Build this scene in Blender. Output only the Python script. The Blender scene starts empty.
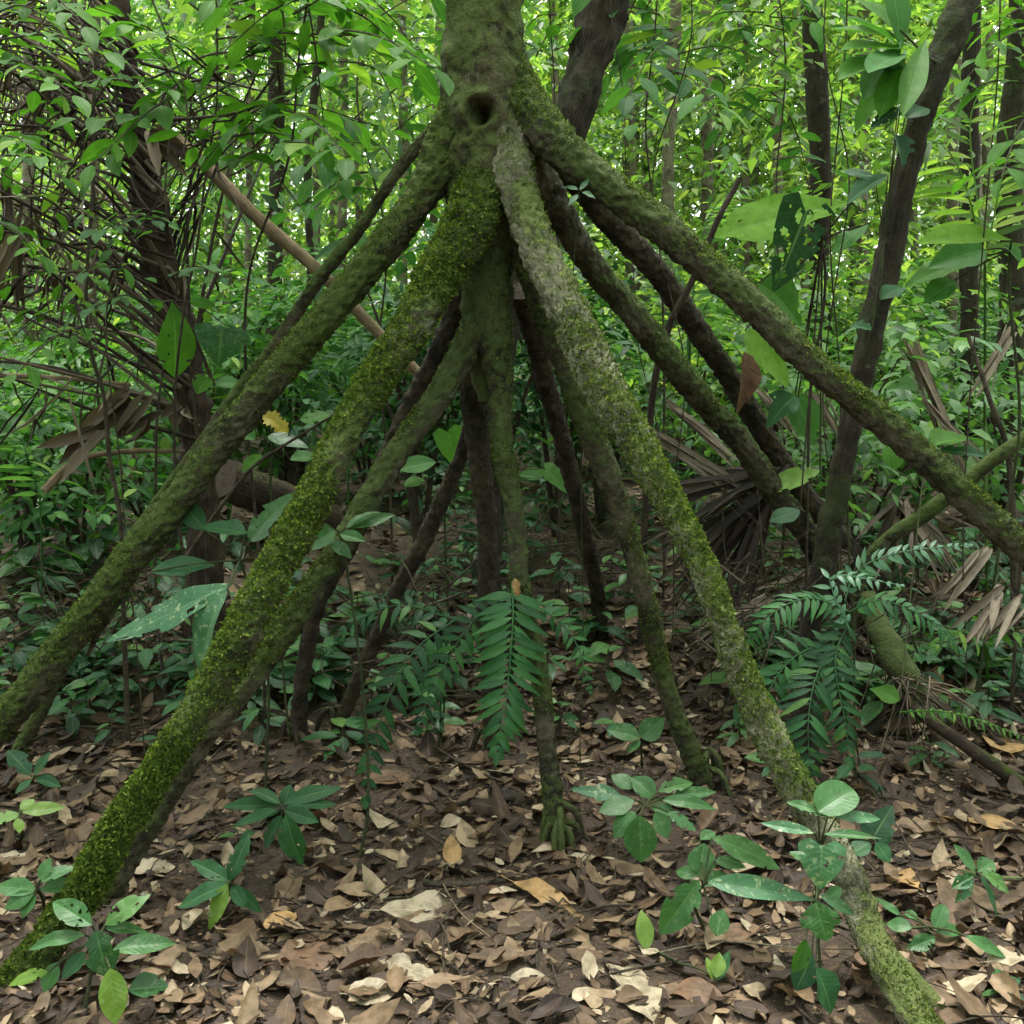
import bpy, math, numpy as np
R = math.radians
rng = np.random.default_rng(11)
C = bpy.context.scene.collection
scene = bpy.context.scene

# ------------------------------------------------------------------ camera
CAMZ, PITCH, F = 1.5, R(9), 1098.0
cam = bpy.data.objects.new('camera', bpy.data.cameras.new('camera')); C.objects.link(cam)
cam.location = (0, 0, CAMZ); cam.rotation_euler = (R(90) - PITCH, 0, 0)
cam.data.sensor_width = 36; cam.data.lens = 36 * F / 1024; cam.data.clip_end = 2000; cam.data.clip_start = .05
scene.camera = cam
CP = np.array([0, 0, CAMZ])

def ray(x, y):
    a, b = (x - 512) / F, (512 - y) / F
    d = np.array([a, math.cos(PITCH) + b * math.sin(PITCH), -math.sin(PITCH) + b * math.cos(PITCH)])
    return d
def P(x, y, Y):                      # the world point seen at a pixel, Y metres ahead
    d = ray(x, y); return CP + d * (Y / d[1])
def pix(p):                          # the pixel of a world point
    q = np.asarray(p, float) - CP
    c, s = math.cos(PITCH), math.sin(PITCH)
    f = q[1] * c - q[2] * s; u = q[1] * s + q[2] * c
    return 512 + F * q[0] / f, 512 - F * u / f

# ------------------------------------------------------------------ noise and terrain
_T = rng.random((32, 32, 32))
def vnoise(p, s=1.0):
    p = np.asarray(p, float) * s + 1000.0
    i = np.floor(p).astype(int); f = p - i; f = f * f * (3 - 2 * f)
    i &= 31; j = (i + 1) & 31
    r = 0
    for a in (0, 1):
        for b in (0, 1):
            for c in (0, 1):
                w = (f[..., 0] if a else 1 - f[..., 0]) * (f[..., 1] if b else 1 - f[..., 1]) * (f[..., 2] if c else 1 - f[..., 2])
                r = r + w * _T[(j if a else i)[..., 0], (j if b else i)[..., 1], (j if c else i)[..., 2]]
    return r * 2 - 1
def fbm(p, s=1.0, o=3):
    r = 0
    for k in range(o): r = r + vnoise(p, s * 2.03 ** k) * .5 ** k
    return r
def sstep(a, b, x):
    t = np.clip((np.asarray(x, float) - a) / (b - a), 0, 1); return t * t * (3 - 2 * t)
def hgt(x, y):
    x = np.asarray(x, float); y = np.asarray(y, float)
    z = .25 * sstep(3.7, 5.6, y) + .022 * np.clip(y - 5.6, 0, 35)
    p = np.stack(np.broadcast_arrays(x, y, x * 0), -1)
    z = z + .035 * vnoise(p, .9) + .012 * vnoise(p, 3.1) + .25 * vnoise(p, .12) * sstep(8, 25, np.abs(y) + np.abs(x))
    z = z + .10 * np.exp(-((x - 2.0) ** 2 / .8 + (y - 4.9) ** 2 / .8))
    return z
def gp(x, y, off=0.0):
    return np.array([x, y, float(hgt(x, y)) + off])
def G(x, y, off=0.0):                # the ground point seen at a pixel
    d = ray(x, y); t = .5
    for _ in range(4000):
        p = CP + d * t
        if p[2] <= float(hgt(p[0], p[1])): break
        t += .01
        if t > 45: break
    p = CP + d * t
    return gp(p[0], p[1], off)

# ------------------------------------------------------------------ mesh helpers
def norm(v):
    v = np.asarray(v, float); return v / np.maximum(np.linalg.norm(v, axis=-1, keepdims=True), 1e-9)
class MB:
    def __init__(s): s.V = []; s.Q = []; s.T = []; s.U = []; s.n = 0
    def add(s, V, faces, UV=None):
        V = np.asarray(V, float).reshape(-1, 3); faces = np.asarray(faces, int)
        (s.Q if faces.shape[1] == 4 else s.T).append(faces + s.n)
        s.V.append(V); s.U.append(np.zeros((len(V), 2)) if UV is None else np.asarray(UV, float)); s.n += len(V)
        return s
    def build(s, name, mat, parent=None, smooth=True):
        V = np.concatenate(s.V); U = np.concatenate(s.U)
        if parent is not None:
            V = V - WORLD[parent.name]
        Q = np.concatenate(s.Q) if s.Q else np.zeros((0, 4), int); T = np.concatenate(s.T) if s.T else np.zeros((0, 3), int)
        me = bpy.data.meshes.new(name)
        me.vertices.add(len(V)); me.vertices.foreach_set('co', V.astype(np.float32).ravel())
        loops = np.concatenate([Q.ravel(), T.ravel()]).astype(np.int32)
        me.loops.add(len(loops)); me.loops.foreach_set('vertex_index', loops)
        n = len(Q) + len(T); me.polygons.add(n)
        st = np.concatenate([np.arange(len(Q)) * 4, len(Q) * 4 + np.arange(len(T)) * 3]).astype(np.int32)
        me.polygons.foreach_set('loop_start', st)
        uv = me.uv_layers.new(name='UVMap'); uv.data.foreach_set('uv', U[loops].astype(np.float32).ravel())
        me.polygons.foreach_set('use_smooth', np.full(n, smooth))
        me.update(calc_edges=True)
        me.materials.append(mat)
        o = bpy.data.objects.new(name, me); C.objects.link(o)
        if parent is not None: o.parent = parent; WORLD[o.name] = WORLD[parent.name]
        return o
WORLD = {}
def tag(o, label, cat, group=None, kind=None):
    if label: o['label'] = label
    if cat: o['category'] = cat
    if group: o['group'] = group
    if kind: o['kind'] = kind
    return o
def thing(name, label, cat, loc, group=None):
    o = bpy.data.objects.new(name, None); C.objects.link(o)
    o.location = tuple(float(v) for v in loc); o.empty_display_size = .1
    WORLD[o.name] = np.array([float(v) for v in loc])
    return tag(o, label, cat, group)

def catmull(pts, n_per=8):
    pts = np.asarray(pts, float)
    p = np.vstack([2 * pts[0] - pts[1], pts, 2 * pts[-1] - pts[-2]])
    out = []
    for i in range(1, len(p) - 2):
        t = np.linspace(0, 1, n_per, endpoint=False)[:, None]
        a, b, c, d = p[i - 1], p[i], p[i + 1], p[i + 2]
        out.append(.5 * (2 * b + (c - a) * t + (2 * a - 5 * b + 4 * c - d) * t ** 2 + (3 * b - a - 3 * c + d) * t ** 3))
    out.append(pts[-1:])
    return np.vstack(out)
def resample(pr, step):              # pr: (n,4) points and radii
    d = np.r_[0, np.cumsum(np.linalg.norm(np.diff(pr[:, :3], axis=0), axis=1))]
    m = max(2, int(d[-1] / step) + 1); s = np.linspace(0, d[-1], m)
    return np.stack([np.interp(s, d, pr[:, k]) for k in range(4)], 1)
def frames(c):
    t = norm(np.gradient(c, axis=0)); a = np.zeros_like(t)
    v = np.array([0, 0, 1.]) if abs(t[0][2]) < .8 else np.array([1., 0, 0])
    u = norm(np.cross(t[0], v)); a[0] = u
    for i in range(1, len(t)):
        u = norm(a[i - 1] - t[i] * np.dot(a[i - 1], t[i])); a[i] = u
    return t, a, np.cross(t, a)
def tube(mb, pts, rad=None, step=.03, nseg=10, rough=0.0, rs=8.0, lump=0.0, smooth=True, dense=False):
    pts = np.asarray(pts, float)
    if rad is None: rad = pts[:, 3]; pts = pts[:, :3]
    rad = np.broadcast_to(np.asarray(rad, float), (len(pts),))
    pr = np.column_stack([pts, rad])
    if not dense:
        if smooth and len(pts) > 2: pr = catmull(pr, 8)
        pr = resample(pr, step)
    c, r = pr[:, :3], np.maximum(pr[:, 3], .0003)
    t, a, b = frames(c)
    th = np.linspace(0, 2 * math.pi, nseg, endpoint=False)
    N = a[:, None, :] * np.cos(th)[None, :, None] + b[:, None, :] * np.sin(th)[None, :, None]
    V = c[:, None, :] + N * r[:, None, None]
    if rough or lump:
        d = 0
        if rough: d = d + rough * fbm(V, rs, 3)
        if lump: d = d + lump * vnoise(V, rs * .35)
        V = V + N * (r[:, None] * d)[..., None]
    n = len(c); i = np.arange(n - 1)[:, None] * nseg; j = np.arange(nseg)[None, :]; k = (j + 1) % nseg
    Q = np.stack([i + j, i + k, i + nseg + k, i + nseg + j], -1).reshape(-1, 4)
    L = np.r_[0, np.cumsum(np.linalg.norm(np.diff(c, axis=0), axis=1))]
    UV = np.stack(np.broadcast_arrays(np.abs(th / math.pi - 1)[None, :], L[:, None]), -1).reshape(-1, 2)
    mb.add(V.reshape(-1, 3), Q, UV)
    for e, fl in ((0, 1), (n - 1, 0)):                # closed ends
        o = mb.n; ring = np.arange(nseg) + (o - n * nseg if e == 0 else o - nseg)
        ring = np.arange(nseg) + e * nseg
        Vc = np.vstack([V[e], c[e][None]]); Tf = np.stack([np.full(nseg, nseg), np.arange(nseg), (np.arange(nseg) + 1) % nseg], 1)
        if fl: Tf = Tf[:, ::-1]
        mb.add(Vc, Tf, np.zeros((nseg + 1, 2)) + [.5, L[e]])
    return c, r, N, V

# leaf templates ---------------------------------------------------------
def prof(shape, v):
    if shape == 'ellip': w = np.sin(math.pi * v ** .9) ** .85
    elif shape == 'ovate': w = np.sin(math.pi * v ** .68) ** .9
    elif shape == 'obov': w = np.sin(math.pi * v ** 1.35) ** .8
    elif shape == 'lance': w = np.sin(math.pi * v ** .75) ** 1.1 * (1 - .25 * v)
    elif shape == 'heart': w = np.clip(1.05 - v ** 1.8, 0, 1) * np.sqrt(np.clip(v * 9 + .25, 0, 1))
    elif shape == 'round': w = np.sqrt(np.clip(1 - (2 * v - 1) ** 2, 0, 1))
    elif shape == 'strip': w = np.clip(np.minimum(v * 5 + .4, (1 - v) * 3), 0, 1)
    elif shape == 'torn': w = np.sin(math.pi * v) ** .5 * (.75 + .3 * np.sin(v * 17) * np.cos(v * 31))
    return np.clip(w, .015, 1.2)
def templ(shape='ellip', rows=6, cols=3):
    v = np.linspace(0, 1, rows + 1); u = np.linspace(-1, 1, cols)
    VV, UU = np.meshgrid(v, u, indexing='ij'); W = prof(shape, VV)
    X = UU * W; Y = VV.copy()
    if shape == 'heart': Y = Y - .16 * np.abs(UU) * np.clip(1 - VV * 3, 0, 1)
    co = np.stack([X, Y, np.abs(UU) * W], -1).reshape(-1, 3)   # third column: for the fold
    i = np.arange(rows)[:, None] * cols; j = np.arange(cols - 1)[None, :]
    Q = np.stack([i + j, i + j + 1, i + j + 1 + cols, i + j + cols], -1).reshape(-1, 4)
    return co, Q, np.stack([(UU + 1) / 2, VV], -1).reshape(-1, 2)
FAR = (np.array([[0, 0, 0], [-1, .42, 1], [0, 1, 0], [1, .42, 1.]]), np.array([[0, 3, 2], [0, 2, 1]]), np.array([[.5, 0], [0, .45], [.5, 1], [1, .45]]))
MID = templ('ellip', 3, 3)
def leaves(mb, T, pos, d, up, L, W, fold=.25, droop=.25, wave=0.0, twist=0.0, curl=0.0):
    co, Fc, uv = T
    pos = np.atleast_2d(pos); n = len(pos)
    d = norm(np.broadcast_to(d, (n, 3))); up = np.broadcast_to(up, (n, 3)).astype(float)
    x = norm(np.cross(d, up)); z = np.cross(x, d)
    b = lambda q: np.broadcast_to(np.asarray(q, float), (n,))[:, None]
    L, W, fold, droop, curl = b(L), b(W), b(fold), b(droop), b(curl)
    X = co[None, :, 0] * W * .5; Y = co[None, :, 1] * L
    Z = fold * co[None, :, 2] * W * .5 - droop * L * co[None, :, 1] ** 2 + curl * W * co[None, :, 2] ** 2
    Y = Y * (1 - .25 * np.abs(droop) * co[None, :, 1])
    V = pos[:, None] + X[..., None] * x[:, None] + Y[..., None] * d[:, None] + Z[..., None] * z[:, None]
    if wave:
        V = V + z[:, None] * (wave * L * fbm(V * 1.0, 1.0 / max(float(L.mean()) * .28, 1e-3), 2) * (.3 + np.abs(co[None, :, 0])))[..., None]
    k = len(co)
    Fa = (Fc[None] + (np.arange(n) * k)[:, None, None]).reshape(-1, Fc.shape[1])
    mb.add(V.reshape(-1, 3), Fa, np.tile(uv, (n, 1)))
def rdir(n, zmin=-.3, zmax=.3):
    a = rng.random(n) * 2 * math.pi; z = rng.uniform(zmin, zmax, n)
    return norm(np.stack([np.cos(a), np.sin(a), z], 1))
def sprays(mb, P0, D, m=7, seg=.4, L=.1, ratio=.4, T=FAR, ang=55, sag=.15, droop=.25, upn=.3, fold=.2):
    n = len(P0); D = norm(D); perp = norm(np.cross(D, [0, 0, 1.]))
    for j in range(m):
        t = (j + .6) / m; last = j == m - 1
        s = (1 if j % 2 else -1) * (0 if last else 1)
        p = P0 + D * seg * t + rng.normal(0, seg * .02, (n, 3)); p[:, 2] -= sag * seg * t * t
        a = R(ang) * s + rng.normal(0, .25, n)
        d = D * np.cos(a)[:, None] + perp * np.sin(a)[:, None]
        d[:, 2] -= rng.uniform(-.1, .55, n)
        up = np.array([0, 0, 1.]) + rng.normal(0, upn, (n, 3))
        l = L * rng.uniform(.6, 1.2, n)
        leaves(mb, T, p, d, up, l, l * ratio * rng.uniform(.8, 1.2, n), fold, droop)

# ------------------------------------------------------------------ materials
class NT:
    def __init__(s, name):
        s.m = bpy.data.materials.new(name); s.m.use_nodes = True; s.t = s.m.node_tree; s.t.nodes.clear()
        s.out = s.n('ShaderNodeOutputMaterial')
    def n(s, k, **kw):
        q = s.t.nodes.new(k)
        for a, v in kw.items():
            if hasattr(q, a): setattr(q, a, v)
            else: q.inputs[a].default_value = v
        return q
    def l(s, a, b): s.t.links.new(a, b)
    def put(s, inp, v):
        if isinstance(v, (int, float)): inp.default_value = v
        elif isinstance(v, tuple): inp.default_value = v if len(v) == 4 or inp.type == 'VECTOR' else v + (1,)
        else: s.l(v, inp)
    def math(s, op, a, b=0.0, c=0.0, clamp=False):
        q = s.n('ShaderNodeMath', operation=op, use_clamp=clamp)
        for i, v in enumerate((a, b, c)): s.put(q.inputs[i], v)
        return q.outputs[0]
    def noise(s, vec, scale, detail=4.0, rough=.6):
        q = s.n('ShaderNodeTexNoise'); s.l(vec, q.inputs['Vector'])
        q.inputs['Scale'].default_value = scale; q.inputs['Detail'].default_value = detail; q.inputs['Roughness'].default_value = rough
        return q.outputs['Fac']
    def mix(s, f, a, b, mode='MIX'):
        q = s.n('ShaderNodeMix', data_type='RGBA', blend_type=mode, clamp_factor=True)
        s.put(q.inputs[0], f); s.put(q.inputs[6], a); s.put(q.inputs[7], b)
        return q.outputs[2]
    def ramp(s, f, stops, interp='LINEAR'):
        q = s.n('ShaderNodeValToRGB'); r = q.color_ramp; r.interpolation = interp
        while len(r.elements) < len(stops): r.elements.new(.5)
        for e, (p, c) in zip(r.elements, stops): e.position = p; e.color = tuple(c) + (1,)
        s.l(f, q.inputs[0]); return q.outputs[0]
    def mr(s, f, a, b, c=0.0, d=1.0):
        q = s.n('ShaderNodeMapRange', interpolation_type='SMOOTHSTEP'); s.put(q.inputs[0], f)
        for i, v in enumerate((a, b, c, d)): q.inputs[i + 1].default_value = v
        return q.outputs[0]
    def bsdf(s, col, rough=.5, spec=.5, height=None, bump=.3, dist=.01):
        q = s.n('ShaderNodeBsdfPrincipled'); s.put(q.inputs['Base Color'], col); s.put(q.inputs['Roughness'], rough)
        q.inputs['Specular IOR Level'].default_value = spec
        if height is not None:
            b = s.n('ShaderNodeBump'); b.inputs['Strength'].default_value = bump; b.inputs['Distance'].default_value = dist
            s.l(height, b.inputs['Height']); s.l(b.outputs[0], q.inputs['Normal'])
        return q.outputs[0]

def leafmat(name, stops, rough=.42, trans=.32, vein=0, spec=.4, spots=0.0, rib=(.16, .3, .1), tcol=(1.45, 1.65, .6), nveins=9, blotch=.35):
    t = NT(name); g = t.n('ShaderNodeNewGeometry')
    col = t.ramp(g.outputs['Random Per Island'], stops)
    h = None
    if vein:
        uv = t.n('ShaderNodeUVMap'); sp = t.n('ShaderNodeSeparateXYZ'); t.l(uv.outputs[0], sp.inputs[0])
        a = t.math('ABSOLUTE', t.math('MULTIPLY_ADD', sp.outputs[0], 2.0, -1.0))
        mid = t.mr(a, .015, .075, 1.0, 0.0)
        w = t.math('SINE', t.math('MULTIPLY', t.math('SUBTRACT', sp.outputs[1], t.math('MULTIPLY', a, .22)), nveins * 6.283))
        sv = t.mr(w, .75, 1.0)
        tc = t.n('ShaderNodeTexCoord')
        nz = t.noise(tc.outputs['Object'], 30.0, 3.0)
        col = t.mix(t.math('MULTIPLY', t.mr(nz, .38, .66), blotch), col, t.mix(1.0, col, (.42, .42, .36), 'MULTIPLY'))
        col = t.mix(t.math('MAXIMUM', t.math('MULTIPLY', mid, .38), t.math('MULTIPLY', sv, .07 * vein)), col, rib)
        if spots:
            ns = t.noise(tc.outputs['Object'], 55.0, 3.0, .7)
            col = t.mix(t.math('MULTIPLY', t.mr(ns, .56, .64), spots), col, (.28, .36, .2))
            nb = t.noise(tc.outputs['Object'], 23.0, 2.0, .6)
            col = t.mix(t.math('MULTIPLY', t.mr(nb, .68, .72), min(1, spots * 1.5)), col, (.13, .09, .04))
        h = t.math('ADD', t.math('MULTIPLY', w, .5), t.math('MULTIPLY', mid, -1.5))
    s = t.bsdf(col, rough, spec, h, .16 * (vein or 1), .002)
    if trans:
        tr = t.n('ShaderNodeBsdfTranslucent'); t.l(t.mix(1.0, col, tcol, 'MULTIPLY'), tr.inputs[0])
        mx = t.n('ShaderNodeMixShader'); mx.inputs[0].default_value = trans
        t.l(s, mx.inputs[1]); t.l(tr.outputs[0], mx.inputs[2]); s = mx.outputs[0]
    t.l(s, t.out.inputs[0]); return t.m

def barkmat(name, dark, light, moss=.4, mosscol=(.075, .10, .018), lichen=.1, scale=1.0, rings=0.0, fiber=0.0, rough=.85):
    t = NT(name); tc = t.n('ShaderNodeTexCoord'); g = t.n('ShaderNodeNewGeometry'); pos = g.outputs['Position']
    n1 = t.noise(pos, 9 * scale, 6.0, .65); n2 = t.noise(pos, 38 * scale, 5.0, .7); n3 = t.noise(pos, 3.2 * scale, 3.0)
    n4 = t.noise(pos, 130 * scale, 4.0, .75)
    col = t.mix(t.mr(t.math('ADD', t.math('MULTIPLY', n1, .45), t.math('ADD', t.math('MULTIPLY', n2, .3), t.math('MULTIPLY', n4, .25))), .41, .60), dark, light)
    h = t.math('ADD', t.math('ADD', t.math('MULTIPLY', n2, .7), n1), t.math('MULTIPLY', n4, .45))
    if fiber or rings:
        uv = t.n('ShaderNodeUVMap'); sp = t.n('ShaderNodeSeparateXYZ'); t.l(uv.outputs[0], sp.inputs[0])
    if fiber:
        cx = t.n('ShaderNodeCombineXYZ'); t.l(t.math('MULTIPLY', sp.outputs[0], 22.0), cx.inputs[0]); t.l(t.math('MULTIPLY', sp.outputs[1], 2.5), cx.inputs[1])
        nf = t.noise(cx.outputs[0], 2.0, 5.0, .6)
        col = t.mix(t.math('MULTIPLY', t.mr(nf, .45, .6), fiber), col, tuple(min(1, c * 1.9) for c in light))
        h = t.math('ADD', h, t.math('MULTIPLY', nf, 2.0))
    if rings:
        w = t.math('SINE', t.math('ADD', t.math('MULTIPLY', sp.outputs[1], 60.0), t.math('MULTIPLY', n3, 9.0)))
        h = t.math('ADD', h, t.math('MULTIPLY', w, rings))
    if lichen:
        nl = t.noise(pos, 14 * scale, 4.0, .55)
        col = t.mix(t.math('MULTIPLY', t.mr(nl, .60, .68), lichen), col, (.22, .23, .17))
    if moss:
        sn = t.n('ShaderNodeSeparateXYZ'); t.l(g.outputs['Normal'], sn.inputs[0])
        mm = t.math('ADD', t.math('ADD', t.math('MULTIPLY', n3, .9), t.math('MULTIPLY', n2, .5)), t.math('MULTIPLY', sn.outputs[2], .22))
        mk = t.mr(mm, 1.02 - moss * .62, 1.16 - moss * .62)
        mc = t.mix(n2, tuple(c * .5 for c in mosscol), tuple(c * 1.5 for c in mosscol))
        col = t.mix(t.math('MULTIPLY', mk, .9), col, mc)
        h = t.math('ADD', h, t.math('MULTIPLY', mk, t.math('MULTIPLY', n2, 1.2)))
    t.l(t.bsdf(col, rough, .25, h, .8, .012), t.out.inputs[0]); return t.m

# leaves, bright to dark
M = {}
M['moss'] = leafmat('moss_green', [(0, (.032, .055, .012)), (.5, (.08, .122, .022)), (.85, (.14, .195, .034)), (1, (.22, .28, .05))], .8, .3, 0, .1)
M['moss_dark'] = leafmat('moss_olive', [(0, (.024, .03, .010)), (.5, (.055, .066, .017)), (1, (.105, .12, .028))], .9, .25, 0, .1)
M['far'] = leafmat('far_leaf', [(0, (.045, .095, .03)), (.3, (.09, .17, .045)), (.65, (.16, .27, .07)), (.88, (.25, .37, .10)), (1, (.38, .44, .14))], .5, .5, 0, .25)
M['far2'] = leafmat('far_leaf_blue', [(0, (.035, .095, .035)), (.4, (.07, .165, .055)), (.8, (.12, .25, .085)), (1, (.2, .35, .12))], .45, .42, 0, .35)
M['mid'] = leafmat('understory_leaf', [(0, (.03, .095, .03)), (.5, (.05, .15, .04)), (.9, (.09, .23, .05)), (1, (.2, .32, .06))], .55, .36, .5, .16)
M['teal'] = leafmat('shade_leaf', [(0, (.014, .05, .022)), (.5, (.024, .085, .033)), (.9, (.042, .135, .042)), (1, (.09, .18, .04))], .5, .25, .8, .22)  # blue-green leaf, darkened further to deepen the shadow behind the roots
M['bright'] = leafmat('sunlit_leaf', [(0, (.04, .125, .018)), (.5, (.065, .18, .025)), (.85, (.10, .24, .035)), (1, (.18, .30, .05))], .55, .45, .7, .18)
M['seed'] = leafmat('seedling_leaf', [(0, (.024, .085, .028)), (.5, (.042, .135, .04)), (1, (.085, .20, .045))], .42, .28, 1.0, .4, .22)
M['seedpale'] = leafmat('pale_speckled_leaf', [(0, (.045, .15, .065)), (1, (.07, .19, .085))], .4, .25, 1.0, .45, .9)
M['seedyel'] = leafmat('yellowing_leaf', [(0, (.12, .24, .04)), (1, (.2, .32, .05))], .42, .35, 1.0, .4, .4)
M['sunny'] = leafmat('bright_yellowgreen_leaf', [(0, (.12, .26, .03)), (1, (.16, .31, .045))], .65, .4, .9, .06, .15)
M['tatter'] = leafmat('dark_tattered_leaf', [(0, (.012, .045, .016)), (1, (.02, .06, .02))], .7, .15, .8, .08)
M['yellow'] = leafmat('yellow_leaf', [(0, (.45, .36, .04)), (1, (.5, .42, .05))], .45, .4, .6, .4, .3, (.5, .4, .1), (1.2, 1.2, .5))
M['fern'] = leafmat('fern_leaf', [(0, (.022, .09, .03)), (.5, (.038, .14, .045)), (1, (.06, .19, .055))], .5, .3, .5, .35)
M['fernpale'] = leafmat('fern_pale', [(0, (.07, .2, .11)), (1, (.14, .3, .17))], .35, .3, .5, .5)  # light from above painted into the colour of the top-lit fronds
M['litter'] = leafmat('dead_leaf', [(0, (.025, .016, .011)), (.3, (.06, .037, .022)), (.56, (.12, .076, .043)), (.78, (.21, .142, .082)), (.93, (.33, .25, .155)), (1, (.46, .39, .28))], .62, .1, .5, .3, 0, (.2, .14, .09), (1, .8, .6), blotch=.8)
M['litterbig'] = leafmat('dead_leaf_tan', [(0, (.2, .13, .08)), (1, (.26, .18, .11))], .6, .08, 1.4, .3, 0, (.32, .25, .16), (1, .8, .6), 8, blotch=.8)
M['litterpale'] = leafmat('dead_leaf_pale', [(0, (.27, .215, .14)), (1, (.40, .34, .24))], .55, .08, 1.2, .3, 0, (.5, .44, .32), (1, .8, .6), 8, blotch=.8)
M['litterbrown'] = leafmat('dead_leaf_brown', [(0, (.13, .075, .045)), (1, (.17, .10, .055))], .6, .08, 1.4, .3, 0, (.2, .13, .08), (1, .8, .6), 10, blotch=.8)
M['litterorange'] = leafmat('dead_leaf_orange', [(0, (.32, .18, .08)), (1, (.4, .26, .1))], .55, .12, 1.4, .3, 0, (.42, .3, .14), (1, .8, .6), 8, blotch=.8)
M['dry'] = leafmat('dry_frond', [(0, (.045, .033, .024)), (.5, (.11, .082, .06)), (1, (.24, .195, .145))], .7, .1, 0, .25)
M['drydark'] = leafmat('dry_frond_dark', [(0, (.014, .010, .008)), (.6, (.038, .027, .02)), (1, (.10, .076, .055))], .7, .08, 0, .25)
M['drypale'] = leafmat('dry_frond_pale', [(0, (.12, .092, .066)), (1, (.27, .22, .165))], .6, .1, 1.5, .25, 0, (.42, .37, .3), (1, .9, .7), 2)
# bark
M['bark_palm'] = barkmat('palm_trunk_bark', (.026, .024, .013), (.14, .128, .068), .74, (.075, .10, .025), .6, 1.2, .35)
M['root_moss'] = barkmat('mossy_root_bark', (.024, .022, .013), (.13, .12, .068), .68, (.068, .10, .022), .4)
M['root_mid'] = barkmat('root_bark', (.018, .016, .011), (.115, .102, .064), .62, (.06, .086, .022), .3)
M['root_dark'] = barkmat('dark_root_bark', (.014, .011, .008), (.07, .054, .038), .30, (.032, .04, .013), .12)
M['root_pale'] = barkmat('pale_mossy_root_bark', (.06, .06, .036), (.32, .31, .21), .50, (.085, .115, .024), .8)
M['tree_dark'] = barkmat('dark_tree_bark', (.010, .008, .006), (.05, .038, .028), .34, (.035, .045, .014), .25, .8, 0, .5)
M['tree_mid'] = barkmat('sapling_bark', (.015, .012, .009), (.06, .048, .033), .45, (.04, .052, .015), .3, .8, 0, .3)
M['tree_far'] = barkmat('far_tree_bark', (.07, .06, .04), (.24, .21, .15), .35, (.08, .11, .03), .5, .6)  # lightened in place of haze on distant trunks; also grey dead sticks
M['stem'] = barkmat('green_stem', (.03, .04, .018), (.07, .085, .03), 0, lichen=0, scale=2)
M['twig'] = barkmat('dark_twig', (.03, .022, .016), (.09, .07, .05), .1, lichen=.1, scale=2)
M['pole'] = barkmat('pale_dead_wood', (.19, .13, .08), (.4, .3, .19), .08, (.1, .11, .04), .3, 1.0, 0, .5)
M['log'] = barkmat('rotting_log', (.018, .012, .009), (.06, .042, .03), .3, lichen=.15, fiber=.4)
M['fiber'] = barkmat('fibrous_dead_palm', (.018, .012, .009), (.055, .036, .026), .05, lichen=.05, fiber=.9)

def soil():
    t = NT('forest_soil'); g = t.n('ShaderNodeNewGeometry'); pos = g.outputs['Position']
    n1 = t.noise(pos, 2.5, 6.0, .65); n2 = t.noise(pos, 26.0, 6.0, .75); n3 = t.noise(pos, 110.0, 3.0, .7)
    col = t.mix(t.mr(n1, .35, .65), (.045, .032, .021), (.12, .086, .056))
    col = t.mix(t.mr(n2, .42, .62), col, (.065, .045, .032))
    col = t.mix(t.mr(n3, .58, .7), col, (.21, .165, .115))
    h = t.math('ADD', n2, t.math('MULTIPLY', n3, .5))
    t.l(t.bsdf(col, .8, .3, h, 1.0, .03), t.out.inputs[0]); return t.m
M['soil'] = soil()

# ------------------------------------------------------------------ ground
def ground():
    def ax(n, near, far):
        s = np.linspace(-1, 1, n); return np.sign(s) * (near * np.abs(s) + (far - near) * np.abs(s) ** 9)
    xs = ax(420, 6.5, 260.0); ys = ax(420, 6.5, 260.0) + 4.0
    X, Y = np.meshgrid(xs, ys, indexing='ij'); Z = hgt(X, Y)
    p = np.stack([X, Y, X * 0], -1); Z = Z + .012 * fbm(p, 9.0, 3)
    n = len(xs); i = np.arange(n - 1)[:, None] * n; j = np.arange(n - 1)[None, :]
    Q = np.stack([i + j, i + n + j, i + n + j + 1, i + j + 1], -1).reshape(-1, 4)
    o = MB().add(np.stack([X, Y, Z], -1), Q).build('ground', M['soil']); o['kind'] = 'structure'
ground()

# ------------------------------------------------------------------ stilt-rooted palm
TR = P(483, 120, 3.4)
palm = thing('stilt_palm', 'mossy stilt-rooted palm on a splayed cone of thick roots, knot hole in its trunk', 'palm tree', gp(P(505, 700, 3.4)[0], 3.4))
def scatter_moss(c, r, V, n, size, name_mat, parent, up_bias=.6, thr=-.1, seed_scale=7.0, name='moss'):
    n = int(n * 4.0); size = size * .48
    # tufts of small leaflets rooted in the skin of a tube
    m, k = V.shape[:2]
    tot = n * 4
    i = rng.integers(0, m - 1, tot); j = rng.integers(0, k, tot); fi = rng.random(tot)[:, None]; fj = rng.random(tot)[:, None]
    p = (V[i, j] * (1 - fi) + V[i + 1, j] * fi) * (1 - fj) + (V[i, (j + 1) % k] * (1 - fi) + V[i + 1, (j + 1) % k] * fi) * fj
    nn = norm(p - c[i]); w = fbm(p, seed_scale, 3) + up_bias * nn[:, 2] - .25 * nn[:, 1] * 0
    keep = np.where(w + rng.normal(0, .18, tot) > thr)[0][:n]
    p, nn = p[keep], nn[keep]
    q = len(p)
    d = nn * .6 + rng.normal(0, .6, (q, 3)) + np.array([0, 0, .15])
    up = nn + rng.normal(0, .5, (q, 3))
    L = size * rng.lognormal(0, .4, q) * (1 + .6 * np.clip(w[keep], 0, 1)); L = np.minimum(L, size * 2.6)
    mb = MB(); leaves(mb, FAR, p - nn * .002, d, up, L, L * .5, .3, .3)
    return mb.build(name, M[name_mat], parent)
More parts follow.
